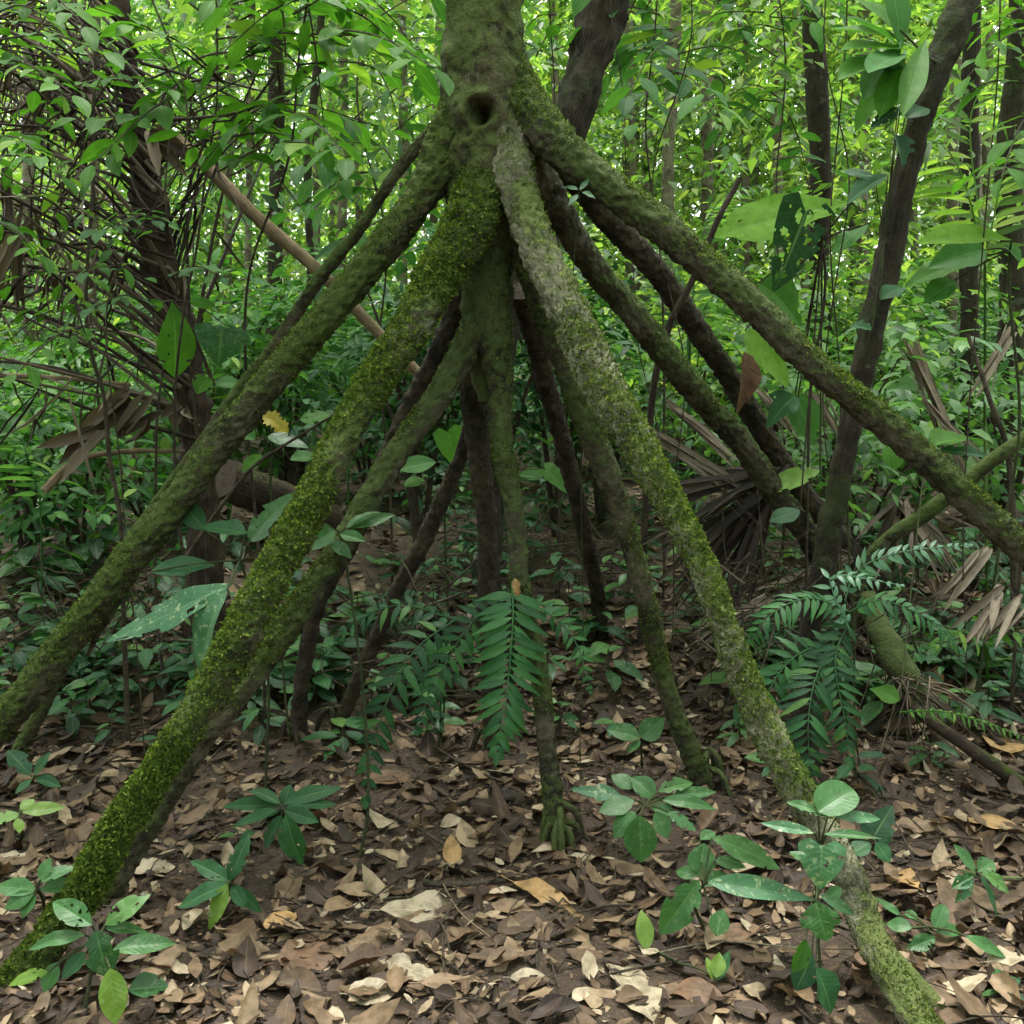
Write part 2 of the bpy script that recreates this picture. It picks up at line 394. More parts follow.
def root(px, mat, moss=None, lump=.06, nseg=40, rootlets=0, label=None, extra=None):
    pts = np.array([np.r_[P(x, y, Y), w * .5 * Y / F * .80] for x, y, Y, w in px])
    cc = resample(catmull(pts, 8), .05); sd = rng.uniform(0, 90, 3)
    ax_ = np.arange(len(cc)) * .05
    wob = np.stack([vnoise(np.stack([ax_, ax_ * 0 + sd[0], ax_ * 0 + k * 7.3], 1), 4.2) for k in range(3)], 1) * .007
    cc[:, :3] += wob * np.clip(ax_ / .3, 0, 1)[:, None]; cc[:, 3] *= 1 + .06 * vnoise(np.stack([ax_, ax_ * 0 + sd[1], ax_ * 0], 1), 5.0)
    cc = resample(cc, .008)
    mb = MB(); c, r, N, V = tube(mb, cc, dense=True, nseg=nseg + 24, rough=.15, rs=70.0, lump=lump)
    if rootlets:
        foot = pts[-1]
        for k in range(rootlets):
            a = k / rootlets * 6.283 + rng.uniform(-.3, .3); q = np.array([foot[0], foot[1], float(hgt(foot[0], foot[1])) + .13 * rng.uniform(.5, 1.1)])
            e = np.array([math.cos(a), math.sin(a), 0]) * rng.uniform(.06, .12)
            g1 = gp(foot[0] + e[0] * .75, foot[1] + e[1] * .75, .005); g2 = gp(foot[0] + e[0] * 1.15, foot[1] + e[1] * 1.15, -.03)
            tube(mb, [q, (q + g1) / 2 + [e[0] * .12, e[1] * .12, .02], g1, g2], [.010, .011, .009, .005], step=.01, nseg=7, rough=.1, rs=40)
    if extra: extra(mb, c, r)
    o = mb.build('stilt_root', M[mat], palm)
    if label: o['label'] = label
    if moss:
        for (n, size, mm, ub, thr, ss) in moss: scatter_moss(c, r, V, n, size, mm, o, ub, thr, ss)
    return c, r, V

# trunk, with the knot hole pressed into its front
def palm_trunk():
    z0 = P(490, 330, 3.45)[2]
    prof_px = [(494, 400, 36), (490, 330, 46), (486, 250, 60), (483, 205, 74), (487, 160, 90), (487, 118, 93), (485, 85, 84), (483, 45, 77), (484, 0, 74), (484, -60, 72)]
    pts = [np.r_[P(x, y, 3.42), w * .5 * 3.42 / F] for x, y, w in prof_px]
    pr = resample(catmull(np.array(pts), 8), .009)
    top = pr[-1]
    hi = np.array([[top[0] - .02 * k, 3.42 + .01 * k, top[2] + .25 * k, .115 - .001 * k] for k in range(1, 24)])
    pr = np.vstack([pr, hi])
    mb = MB(); c, r, N, V = tube(mb, pr, dense=True, nseg=150, rough=.10, rs=22.0, lump=.16)
    H = P(479, 110, 3.27)
    VV = mb.V[0]; n = len(pr)
    ci = np.repeat(pr[:, :3], 150, 0)
    out = norm(VV - ci)
    dd = np.sqrt(((VV[:, 0] - H[0]) / 1.15) ** 2 + (VV[:, 2] - H[2]) ** 2) * (1 + .22 * vnoise(VV, 18.0)); front = VV[:, 1] < 3.40
    off = -.13 * np.exp(-(dd / .027) ** 4) + .009 * np.exp(-((dd - .046) / .018) ** 2) * (1 + .9 * vnoise(VV, 22.0))
    VV[front] += out[front] * off[front][:, None]
    o = mb.build('trunk', M['bark_palm'], palm)
    low = slice(0, 160)
    scatter_moss(c[low], r[low], V[low], 5200, .007, 'moss_dark', o, .35, .05, 9.0)
    # fronds high above, out of view, added to shade the scene
    tp = pr[-1][:3]
    for k in range(7):
        a = k * 2.399; el = .9 - .08 * k
        d = np.array([math.cos(a), math.sin(a), 0])
        pth = [tp + d * s * 3.0 + [0, 0, 1.2 * s * (1 + el) - 2.2 * s * s] for s in np.linspace(0, 1, 7)]
        m2 = MB(); frond(m2, pth, 26, .55, .09, M, rach=.018)
        m2.build('frond', M['mid'], palm)

def frond(mb, path, pairs, plen, pw, _m=None, rach=.004, T=None, tip=.25, base=.5, ang=65, up=(0, 0, 1.), droop=.3, sag=.1, jit=.13, start=.08, fold=.2, seg=5):
    # a pinnate frond: a rachis with pairs of pinnae
    c = resample(catmull(np.column_stack([np.asarray(path, float), np.zeros(len(path))]), 8), .01)[:, :3]
    n = len(c); tube(mb, c[::3] if n > 12 else c, np.linspace(rach, rach * .4, len(c[::3] if n > 12 else c)), step=.05, nseg=seg)
    t = norm(np.gradient(c, axis=0)); up = np.asarray(up, float)
    s = np.linspace(start, .985, pairs); idx = (s * (n - 1)).astype(int)
    env = np.interp(s, [0, .3, .7, 1], [base, 1, .85, tip])
    for sd in (-1, 1):
        x = norm(np.cross(t[idx], np.broadcast_to(up, (pairs, 3)))) * sd
        aa = R(ang) * np.interp(s, [0, 1], [1.15, .6]) + rng.normal(0, jit, pairs)
        d = t[idx] * np.cos(aa)[:, None] + x * np.sin(aa)[:, None]
        z = norm(np.cross(x * sd, t[idx])); z = z * np.sign((z @ up))[:, None]
        d = d - z * (sag + rng.normal(0, jit, pairs))[:, None]
        L = plen * env * rng.uniform(.9, 1.08, pairs)
        leaves(mb, T or templ('lance', 5, 3), c[idx], d, z + rng.normal(0, .08, (pairs, 3)), L, pw * np.interp(s, [0, 1], [1, .6]), fold, droop)
    leaves(mb, T or templ('lance', 5, 3), c[-1:], t[-1:], up, plen * tip * 1.1, pw * .7, fold, .1)
palm_trunk()
HV = lambda n: [(n, .0125, 'moss', .55, -.35, 6.0), (n // 3, .009, 'moss_dark', .2, -.6, 9.0)]
root([(464, 50, 3.45, 18), (461, 85, 3.43, 36), (455, 125, 3.40, 54), (440, 163, 3.38, 52), (420, 197, 3.36, 41), (394, 234, 3.34, 41), (362, 273, 3.32, 41), (328, 314, 3.3, 40), (273, 377, 3.3, 40), (217, 447, 3.3, 39), (172, 506, 3.3, 39), (127, 564, 3.3, 40), (87, 620, 3.3, 41), (52, 662, 3.3, 42), (18, 703, 3.3, 43), (-30, 755, 3.3, 45), (-95, 830, 3.3, 48), (-120, 860, 3.3, 50)], 'root_moss',
     [(13000, .010, 'moss', .5, -.25, 5.0), (6000, .008, 'moss_dark', .3, -.4, 9.0)], label='long mossy root reaching to the left edge')
root([(462, 112, 3.48, 26), (433, 131, 3.5, 18), (398, 168, 3.55, 16), (359, 226, 3.6, 15), (318, 283, 3.65, 15), (275, 345, 3.7, 15), (215, 425, 3.72, 15), (130, 545, 3.8, 18), (50, 690, 3.85, 18), (10, 770, 3.85, 18)], 'root_moss', [(1800, .008, 'moss_dark', .5, .1, 8.0)], nseg=20)
root([(482, 140, 3.37, 22), (481, 170, 3.34, 42), (476, 202, 3.30, 58), (462, 238, 3.23, 58), (441, 274, 3.17, 52), (419, 315, 3.09, 49), (394, 352, 3.02, 47), (370, 389, 2.97, 45), (349, 428, 2.92, 43), (330, 467, 2.87, 42), (312, 506, 2.82, 43), (283, 558, 2.74, 45), (258, 603, 2.68, 49), (236, 642, 2.64, 52), (215, 681, 2.61, 49), (188, 724, 2.57, 43), (155, 774, 2.53, 41), (123, 824, 2.48, 43), (95, 874, 2.44, 45), (58, 930, 2.4, 46), (0, 1010, 2.34, 50), (-40, 1070, 2.28, 54)], 'root_moss',
     [(30000, .0155, 'moss', .45, -.4, 5.0), (7000, .009, 'moss_dark', .1, -.7, 9.0)], lump=.10, label='front left root thickly furred with bright green moss')
root([(480, 320, 3.36, 36), (456, 369, 3.3, 34), (433, 408, 3.24, 32), (403, 447, 3.18, 31), (377, 486, 3.12, 30), (354, 525, 3.06, 31), (329, 564, 3.0, 32), (305, 600, 2.97, 33), (284, 632, 2.94, 34), (245, 685, 2.88, 34), (196, 748, 2.82, 33), (140, 840, 2.78, 32), (105, 900, 2.75, 32)], 'root_mid', [(4500, .009, 'moss_dark', .6, -.2, 6.0), (3500, .010, 'moss', .6, .1, 6.0)])
root([(466, 285, 3.6, 30), (440, 348, 3.65, 26), (415, 395, 3.7, 26), (388, 455, 3.75, 24), (345, 550, 3.8, 22), (314, 610, 3.85, 21), (301, 680, 3.9, 20), (296, 758, 3.95, 22)], 'root_dark', [(900, .008, 'moss_dark', .5, .1, 8.0)], nseg=24, rootlets=4)
root([(484, 370, 3.6, 22), (466, 445, 3.75, 19), (450, 486, 3.8, 20), (430, 525, 3.85, 21), (410, 564, 3.88, 20), (393, 603, 3.9, 18), (375, 642, 3.94, 19), (357, 681, 3.97, 18), (341, 720, 4.0, 18), (332, 758, 4.02, 19)], 'root_dark', [(500, .008, 'moss_dark', .5, .1, 8.0)], nseg=24, rootlets=5)
root([(480, 180, 3.46, 60), (484, 240, 3.45, 56), (486, 310, 3.52, 50), (474, 400, 3.6, 32), (481, 460, 3.64, 27), (487, 510, 3.68, 25), (488, 564, 3.7, 22), (491, 650, 3.75, 22), (492, 775, 3.8, 25)], 'root_dark', [(700, .008, 'moss_dark', .5, .1, 8.0)], rootlets=4)
root([(486, 200, 3.40, 60), (490, 270, 3.37, 52), (492, 330, 3.33, 44), (499, 389, 3.3, 31), (501, 447, 3.26, 28), (511, 500, 3.22, 26), (517, 549, 3.2, 25), (528, 615, 3.17, 24), (540, 681, 3.14, 23), (546, 750, 3.1, 24), (553, 805, 3.08, 27), (559, 866, 3.05, 36)], 'root_mid', [(4200, .0085, 'moss_dark', .2, -.3, 7.0), (2600, .010, 'moss', .2, -.05, 7.0)], rootlets=9, label='near central root ending in a spray of short rootlets')
root([(522, 290, 3.55, 30), (542, 369, 3.8, 25), (558, 428, 4.0, 23), (574, 486, 4.25, 21), (586, 545, 4.5, 20), (597, 590, 4.7, 19), (603, 645, 4.85, 22)], 'root_dark', [(600, .008, 'moss_dark', .5, .1, 8.0)], nseg=24)
root([(514, 205, 3.38, 40), (540, 290, 3.34, 40), (569, 369, 3.33, 36), (590, 428, 3.34, 34), (613, 486, 3.35, 31), (632, 545, 3.37, 28), (647, 603, 3.39, 26), (659, 662, 3.41, 25), (678, 720, 3.43, 26), (698, 776, 3.46, 28), (706, 815, 3.47, 34)], 'root_mid', [(5000, .008, 'moss_dark', .5, -.2, 7.0), (2200, .01, 'moss', .5, .15, 7.0)], rootlets=6)
def sideroot(mb, c, r):
    q = P(885, 955, 2.35); tube(mb, [q, P(915, 985, 2.3), P(950, 1022, 2.25), P(985, 1065, 2.2)], [.03, .026, .022, .015], step=.012, nseg=14, rough=.1, rs=30)
root([(508, 60, 3.40, 16), (508, 95, 3.37, 32), (509, 130, 3.35, 46), (511, 165, 3.32, 52), (519, 197, 3.28, 46), (532, 236, 3.2, 46), (550, 275, 3.13, 48), (578, 332, 3.04, 50), (604, 390, 2.94, 49), (631, 434, 2.86, 44), (661, 486, 2.78, 37), (683, 525, 2.73, 35), (702, 564, 2.68, 35), (717, 603, 2.64, 36), (731, 642, 2.6, 37), (747, 681, 2.57, 39), (766, 722, 2.53, 41), (789, 774, 2.48, 42), (822, 830, 2.43, 42), (850, 880, 2.39, 42), (868, 930, 2.34, 44), (893, 980, 2.22, 46), (928, 1035, 2.1, 48), (958, 1090, 2.0, 48), (985, 1160, 1.9, 50)], 'root_pale',
     [(15000, .0105, 'moss', .35, -.08, 4.0), (7000, .008, 'moss_dark', .2, -.15, 9.0)], lump=.08, label='front right root with pale lichen patches and moss', extra=sideroot)
root([(522, 140, 3.42, 42), (554, 205, 3.48, 36), (592, 262, 3.6, 33), (631, 312, 3.72, 31), (665, 354, 3.8, 30), (700, 397, 3.88, 30), (742, 447, 4.0, 30), (769, 486, 4.1, 30), (800, 525, 4.2, 29), (850, 597, 4.35, 30), (890, 652, 4.5, 30), (905, 680, 4.55, 32)], 'root_mid', [(4000, .008, 'moss_dark', .8, .1, 7.0), (700, .01, 'moss', .9, .6, 7.0)])
root([(545, 140, 3.5, 34), (590, 198, 3.7, 32), (626, 236, 3.85, 30), (657, 273, 4.0, 29), (684, 312, 4.12, 28), (710, 352, 4.25, 27), (736, 388, 4.35, 26), (762, 430, 4.45, 26), (794, 480, 4.6, 26), (835, 535, 4.8, 26), (900, 612, 5.1, 28), (920, 640, 5.2, 30)], 'root_dark', [(2200, .008, 'moss_dark', .8, .1, 7.0)], nseg=28)
root([(508, 20, 3.45, 18), (511, 55, 3.43, 36), (521, 95, 3.38, 54), (549, 135, 3.31, 52), (600, 182, 3.27, 43), (645, 216, 3.25, 41), (700, 262, 3.22, 39), (752, 306, 3.2, 37), (810, 362, 3.2, 36), (862, 404, 3.2, 35), (910, 446, 3.2, 35), (952, 484, 3.2, 36), (1024, 548, 3.2, 38), (1110, 630, 3.2, 40), (1230, 750, 3.2, 40), (1310, 840, 3.2, 44)], 'root_mid',
     [(10000, .008, 'moss_dark', .6, -.3, 8.0), (6500, .010, 'moss', .9, .35, 7.0)], label='long root reaching to the right edge, green on top')
m_ = MB(); tube(m_, [np.r_[P(121, 585, 3.3), .016], np.r_[P(112, 610, 3.32), .015], np.r_[P(98, 632, 3.34), .012], np.r_[P(88, 655, 3.36), .006]], step=.01, nseg=12, rough=.1, rs=30)
m_.build('rootlet', M['root_mid'], palm)

# ------------------------------------------------------------------ labels for the many plants
LAND = [(483, 60, 'the palm trunk'), (300, 300, 'the upper part of the long left root'), (90, 600, 'the foot of the long left root'), (230, 640, 'the thickly mossed front root'),
        (560, 700, 'the central root foot'), (510, 660, 'the hanging fern'), (700, 740, 'the straight grey root foot'), (660, 500, 'the pale lichened root'), (880, 250, 'the leaning sapling on the right'),
        (590, 60, 'the dark tree behind the palm'), (150, 200, 'the dead palm thicket'), (280, 240, 'the pale fallen pole'), (790, 230, 'the big bright leaf'), (965, 236, 'the big horizontal leaf'),
        (720, 560, 'the heap of dead fronds'), (820, 690, 'the blue-green fern'), (950, 500, 'the long right root'), (900, 700, 'the fallen mossy stump'), (85, 940, 'the bottom left seedling'),
        (820, 880, 'the round-leaved climber'), (430, 920, 'the large pale fallen leaf'), (975, 120, 'the dark straight trunk on the right'), (820, 120, 'the tall grey trunk'), (250, 480, 'the rotting log end'),
        (185, 340, 'the hanging oval leaf'), (970, 880, 'the small seedling on the right'), (230, 890, 'the yellow-tipped seedling'), (640, 800, 'the leafy seedling by the grey root')]
used = {}
def where(x, y, what, zone=None):
    x = min(max(x, 4), 1020); y = min(max(y, 4), 1020)
    L = sorted(LAND, key=lambda q: (q[0] - x) ** 2 + (q[1] - y) ** 2)[:5]
    for lx, ly, nm in L:
        dx, dy = x - lx, y - ly
        if abs(dx) > abs(dy): rel = 'to the left of' if dx < 0 else 'to the right of'
        else: rel = 'just above' if dy < 0 else 'just below'
        s = f'{what} {rel} {nm}'
        if s not in used: used[s] = 1; return s
    for v in ('near the top edge', 'in the upper part of the picture', 'at mid height', 'low in the picture'):
        for h in ('far left', 'left of centre', 'right of centre', 'far right'):
            pass
    h = ('at the far left', 'left of centre', 'near the middle', 'right of centre', 'at the far right')[min(4, int(x / 205))]
    v = ('near the top edge', 'above mid height', 'at mid height', 'below mid height', 'near the bottom edge')[min(4, int(y / 205))]
    s = f'{what} {h}, {v}'; used[s] = used.get(s, 0) + 1
    return s

# ------------------------------------------------------------------ trees
def crown_clumps(mb, centres, spread, n, m, seg, L, ratio=.42, T=FAR, droop=.25):
    centres = np.asarray(centres, float); k = rng.integers(0, len(centres), n)
    off = rng.normal(0, 1, (n, 3)) * np.asarray(spread)
    P0 = centres[k] + off
    gap = np.hypot((P0[:, 0] - .1) * .85, P0[:, 1] - 2.7) + .5 * vnoise(P0, 1.1)  # opening shaped overhead so top light reaches the roots and litter
    keep = (gap > 2.2) | (P0[:, 2] < 3.2); P0 = P0[keep]; off = off[keep]; n = len(P0)
    D = norm(off * [1, 1, .3] + rng.normal(0, .25, (n, 3)))
    sprays(mb, P0, D, m, seg, L, ratio, T, droop=droop)
def tree(name, label, path, mat, crown=None, group=None, nseg=14, rough=.1, cmat='far', limbs=0, cat='tree', base=None):
    pts = np.array([np.r_[P(x, y, Y), w * .5 * Y / F] for x, y, Y, w in path])
    # root it in the ground, carry it on upwards
    b = pts[-1] if pts[-1][2] < pts[0][2] else pts[0]
    if pts[0][2] < pts[-1][2]: pts = pts[::-1]
    low = pts[-1]; gz = float(hgt(low[0], low[1]))
    if low[2] > gz - .05: pts = np.vstack([pts, [low[0] + (low[0] - pts[-2][0]) * .2, low[1], gz - .08, low[3] * 1.25]])
    t = thing(name, label, cat, (pts[-1][0], pts[-1][1], gz), group)
    mb = MB(); tube(mb, pts, step=.03 if nseg > 20 else .05, nseg=nseg, rough=rough, rs=30.0 if nseg > 20 else 10.0, lump=.05 if nseg > 20 else .15)
    for k in range(limbs):
        i = rng.integers(0, max(1, len(pts) // 2)); q = pts[i]
        d = rdir(1, .2, .8)[0]; l = rng.uniform(.5, 1.4)
        tube(mb, [q[:3], q[:3] + d * l * .5, q[:3] + d * l + [0, 0, .15]], [q[3] * .4, q[3] * .3, q[3] * .1], step=.08, nseg=6)
    mb.build('trunk', M[mat], t)
    if crown:
        cb = MB(); crown(cb, pts); cb.build('crown', M[cmat], t)
    return t, pts
def clumps_round(n_sprays, L=.12, rad=(1.2, 1.2, .7), nc=7, zc=None, m=7, seg=.45, T=FAR, zlow=None):
    def f(mb, pts):
        top = pts[0][:3]
        ks = rng.random(nc)[:, None]
        zz = rng.uniform(zlow if zlow is not None else pts[-1][2] + 1.2, max(top[2], pts[-1][2] + 3), nc)
        c = np.stack([np.interp(-zz, -pts[::-1][::-1, 2], pts[:, 0]), np.interp(-zz, -pts[:, 2], pts[:, 1]), zz], 1)
        c[:, :2] += rng.normal(0, .8, (nc, 2)) * rad[0]
        crown_clumps(mb, c, (rad[0] * .5, rad[1] * .5, rad[2] * .5), n_sprays, m, seg, L, T=T)
    return f
# overhead canopy out of view, added for shade, hung on two near trees
def shade_canopy(cx, cy, z0, z1, rad, n, L=.24, m=7, seg=.9):
    def f(mb, pts):
        k = 26; a = rng.random(k) * 6.283; r = rad * np.sqrt(rng.random(k))
        c = np.stack([cx + r * np.cos(a), cy + r * np.sin(a), rng.uniform(z0, z1, k)], 1)
        crown_clumps(mb, c, (.8, .8, .35), n, m, seg, L)
    return f
tree('leaning_tree', 'dark rough leaning tree trunk just behind the palm, upper right of its trunk',
     [(670, -420, 5.4, 39), (640, -150, 5.0, 40), (609, -20, 4.8, 44), (598, 30, 4.75, 42), (585, 75, 4.7, 37), (574, 115, 4.65, 33), (564, 155, 4.65, 30), (540, 220, 4.65, 30), (508, 320, 4.65, 26), (492, 450, 4.7, 23), (490, 590, 4.7, 25)], 'tree_dark',
     shade_canopy(-.6, 4.8, 4.8, 7.0, 3.5, 900), nseg=40, rough=.2)
tree('leaning_sapling', 'slim crooked dark sapling leaning right behind the long right root',
     [(1060, -330, 3.9, 23), (1000, -90, 3.75, 25), (965, -5, 3.7, 25), (951, 36, 3.68, 30), (934, 76, 3.66, 28), (921, 115, 3.65, 24), (911, 156, 3.65, 24), (901, 195, 3.64, 25), (893, 234, 3.64, 26), (886, 273, 3.63, 26), (876, 312, 3.62, 27), (867, 352, 3.61, 24), (850, 428, 3.6, 21), (839, 486, 3.6, 23), (830, 525, 3.6, 24), (824, 564, 3.6, 23), (815, 603, 3.6, 22), (808, 660, 3.6, 25), (803, 765, 3.6, 32)], 'tree_mid',
     shade_canopy(1.8, 1.5, 4.8, 7.6, 4.0, 700), nseg=36, rough=.2)

BGT = 'trees standing behind the palm'
bg = [  # x_top, x_bottom, width, Y, material, what
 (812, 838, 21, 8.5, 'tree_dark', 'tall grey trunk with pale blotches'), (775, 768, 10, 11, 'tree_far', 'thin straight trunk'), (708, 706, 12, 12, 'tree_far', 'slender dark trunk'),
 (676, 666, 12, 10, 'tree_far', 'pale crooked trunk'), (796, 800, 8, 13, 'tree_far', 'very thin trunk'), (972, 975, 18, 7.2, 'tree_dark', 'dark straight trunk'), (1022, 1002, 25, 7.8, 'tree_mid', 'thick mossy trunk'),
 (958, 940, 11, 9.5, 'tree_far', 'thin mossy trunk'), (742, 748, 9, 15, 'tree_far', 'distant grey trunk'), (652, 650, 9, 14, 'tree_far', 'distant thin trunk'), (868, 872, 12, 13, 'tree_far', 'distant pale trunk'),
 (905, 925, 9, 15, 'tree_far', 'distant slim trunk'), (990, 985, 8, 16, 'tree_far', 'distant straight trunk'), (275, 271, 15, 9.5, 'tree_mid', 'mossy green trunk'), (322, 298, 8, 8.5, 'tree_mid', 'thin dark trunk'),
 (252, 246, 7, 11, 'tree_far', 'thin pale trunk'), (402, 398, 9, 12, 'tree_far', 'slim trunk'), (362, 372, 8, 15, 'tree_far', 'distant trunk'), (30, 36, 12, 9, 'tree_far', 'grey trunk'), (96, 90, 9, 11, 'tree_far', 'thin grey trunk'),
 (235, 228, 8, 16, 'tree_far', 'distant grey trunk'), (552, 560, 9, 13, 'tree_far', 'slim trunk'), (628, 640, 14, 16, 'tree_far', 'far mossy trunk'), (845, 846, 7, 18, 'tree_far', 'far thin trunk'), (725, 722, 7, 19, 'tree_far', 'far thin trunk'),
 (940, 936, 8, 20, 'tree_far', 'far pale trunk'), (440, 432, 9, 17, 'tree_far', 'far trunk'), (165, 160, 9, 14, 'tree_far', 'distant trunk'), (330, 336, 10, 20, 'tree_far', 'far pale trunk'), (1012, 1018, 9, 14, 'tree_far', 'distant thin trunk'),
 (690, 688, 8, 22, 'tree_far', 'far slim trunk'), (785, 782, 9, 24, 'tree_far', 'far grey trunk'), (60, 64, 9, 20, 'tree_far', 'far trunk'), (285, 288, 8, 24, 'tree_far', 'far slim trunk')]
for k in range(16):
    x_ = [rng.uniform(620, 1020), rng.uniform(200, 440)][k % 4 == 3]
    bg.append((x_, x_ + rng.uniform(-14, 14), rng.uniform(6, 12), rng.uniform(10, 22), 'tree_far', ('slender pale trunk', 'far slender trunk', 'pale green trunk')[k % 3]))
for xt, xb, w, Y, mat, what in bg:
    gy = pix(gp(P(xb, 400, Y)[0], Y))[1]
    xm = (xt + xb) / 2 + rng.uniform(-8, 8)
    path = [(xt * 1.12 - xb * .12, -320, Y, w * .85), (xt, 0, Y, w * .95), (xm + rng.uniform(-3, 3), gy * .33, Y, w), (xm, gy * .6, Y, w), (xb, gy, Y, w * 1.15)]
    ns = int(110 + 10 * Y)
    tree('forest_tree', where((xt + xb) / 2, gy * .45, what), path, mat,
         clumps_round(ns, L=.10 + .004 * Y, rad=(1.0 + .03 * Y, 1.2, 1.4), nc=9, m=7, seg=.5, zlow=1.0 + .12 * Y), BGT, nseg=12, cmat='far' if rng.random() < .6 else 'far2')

# ------------------------------------------------------------------ understory shrubs
def shrub(x, y, h, w, n, L, mat, label, T=MID, m=6, stems=5, group='understory shrubs behind the roots', base=None, name='understory_shrub', ratio=.4, seg=.28):
    b = G(x, y) if base is None else base
    t = thing(name, label, 'shrub', b, group)
    sm = MB(); tips = []
    for k in range(stems):
        a = rng.random() * 6.283; r = w * .5 * math.sqrt(rng.random())
        tip = b + [r * math.cos(a), r * math.sin(a), h * rng.uniform(.6, 1)]
        mid = b + (tip - b) * [.3, .3, .55]
        tube(sm, [b - [0, 0, .03], mid, tip], [.010 * h + .003, .007 * h + .002, .0025], step=.06, nseg=5, rough=.1)
        tips += [mid + (tip - mid) * q for q in (.1, .4, .7, 1)]
    sm.build('stem', M['twig'], t)
    fb = MB(); tips = np.array(tips)
    k = rng.integers(0, len(tips), n); P0 = tips[k] + rng.normal(0, w * .11, (n, 3))
    P0[:, 2] = np.maximum(P0[:, 2], b[2] + .06)
    D = norm((P0 - b) * [1, 1, .15] + rng.normal(0, w * .35, (n, 3)) * [1, 1, .5])
    sprays(fb, P0, D, m, seg, L, ratio, T)
    fb.build('foliage', M[mat], t)
    return t
def shrub_at(x, Y, h, w, n, L, mat, what, **k):
    b = gp(P(x, 500, Y)[0], Y); px_ = pix(b + [0, 0, h * .6])
    return shrub(0, 0, h, w, n, L, mat, where(px_[0], px_[1], what), base=b, **k)
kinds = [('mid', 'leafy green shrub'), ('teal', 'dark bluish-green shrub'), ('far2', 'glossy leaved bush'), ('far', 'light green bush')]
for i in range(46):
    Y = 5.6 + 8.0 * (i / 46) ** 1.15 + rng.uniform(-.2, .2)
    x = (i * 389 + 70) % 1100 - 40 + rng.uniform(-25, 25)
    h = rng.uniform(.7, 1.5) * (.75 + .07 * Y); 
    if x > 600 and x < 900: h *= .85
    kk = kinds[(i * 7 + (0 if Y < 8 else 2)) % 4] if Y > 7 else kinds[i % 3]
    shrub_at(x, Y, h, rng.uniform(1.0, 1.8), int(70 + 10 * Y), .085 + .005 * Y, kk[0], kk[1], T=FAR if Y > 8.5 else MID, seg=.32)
# the far-off wood, one mass nobody could count
fb = MB(); n = 17000
Y = 13 + 27 * rng.random(n) ** .8; X = (rng.random(n) * 2 - 1) * (Y * .62 + 1)
zr = rng.random(n); Z = hgt(X, Y) + .3 + zr ** 1.1 * (Y * .40 + 2.0)
cl = vnoise(np.stack([X, Y, Z], 1), .38); k = cl > -.40 - .3 * (zr < .3)
P0 = np.stack([X, Y, Z], 1)[k]
sprays(fb, P0, rdir(len(P0)), 8, .75, .24, .42, FAR, upn=.45)
n = 16000; Y = 42 + 22 * rng.random(n); X = (rng.random(n) * 2 - 1) * (Y * .62 + 1); Z = hgt(X, Y) + rng.random(n) ** 1.1 * (Y * .36 + 2)
P0 = np.stack([X, Y, Z], 1); P0 = P0[vnoise(P0, .25) > -.12]
sprays(fb, P0, rdir(len(P0)), 6, 1.4, .6, .5, FAR, upn=.6)
tag(fb.build('distant_foliage', M['far']), 'mass of bright leaves of the far-off wood', 'foliage', kind='stuff')

fb = MB(); n = 11000  # unseen foliage outside the frame, added to cut side and rear light
X = rng.uniform(-11, 11, n); Y = rng.uniform(-11, 8, n); Z = rng.uniform(.2, 7.0, n)
k = (np.abs(X) > np.maximum(3.2, Y * .52 + 1.6)) | (Y < -3.5)
P0 = np.stack([X, Y, Z], 1); k &= vnoise(P0, .5) > -.25; P0 = P0[k]
sprays(fb, P0, rdir(len(P0)), 6, .8, .26, .42, FAR, upn=.6)
tag(fb.build('shading_foliage', M['far2']), 'unseen leaf mass added around the view to block side light', 'foliage', kind='stuff')

# ------------------------------------------------------------------ the low ground cover of the middle distance
fb = MB(); n = 4600
Y = 4.1 + 8.5 * rng.random(n) ** .95; X = (rng.random(n) * 2 - 1) * (Y * .58 + .5)
k = vnoise(np.stack([X, Y, X * 0], 1), 1.3) > -.15
k &= ~((np.abs(X - .45) < .35) & (Y < 5.8)) & ~((Y < 4.7) & (X > -.9) & (X < 1.0))
X, Y = X[k], Y[k]; P0 = np.stack([X, Y, hgt(X, Y) + rng.uniform(.02, .4, len(X)) * (.4 + .09 * Y)], 1)
sprays(fb, P0, rdir(len(P0), 0, .4), 6, .2, .075, .42, MID)
tag(fb.build('ground_cover', M['teal']), 'low dense green herbs covering the forest floor behind the palm', 'ground cover', kind='stuff')

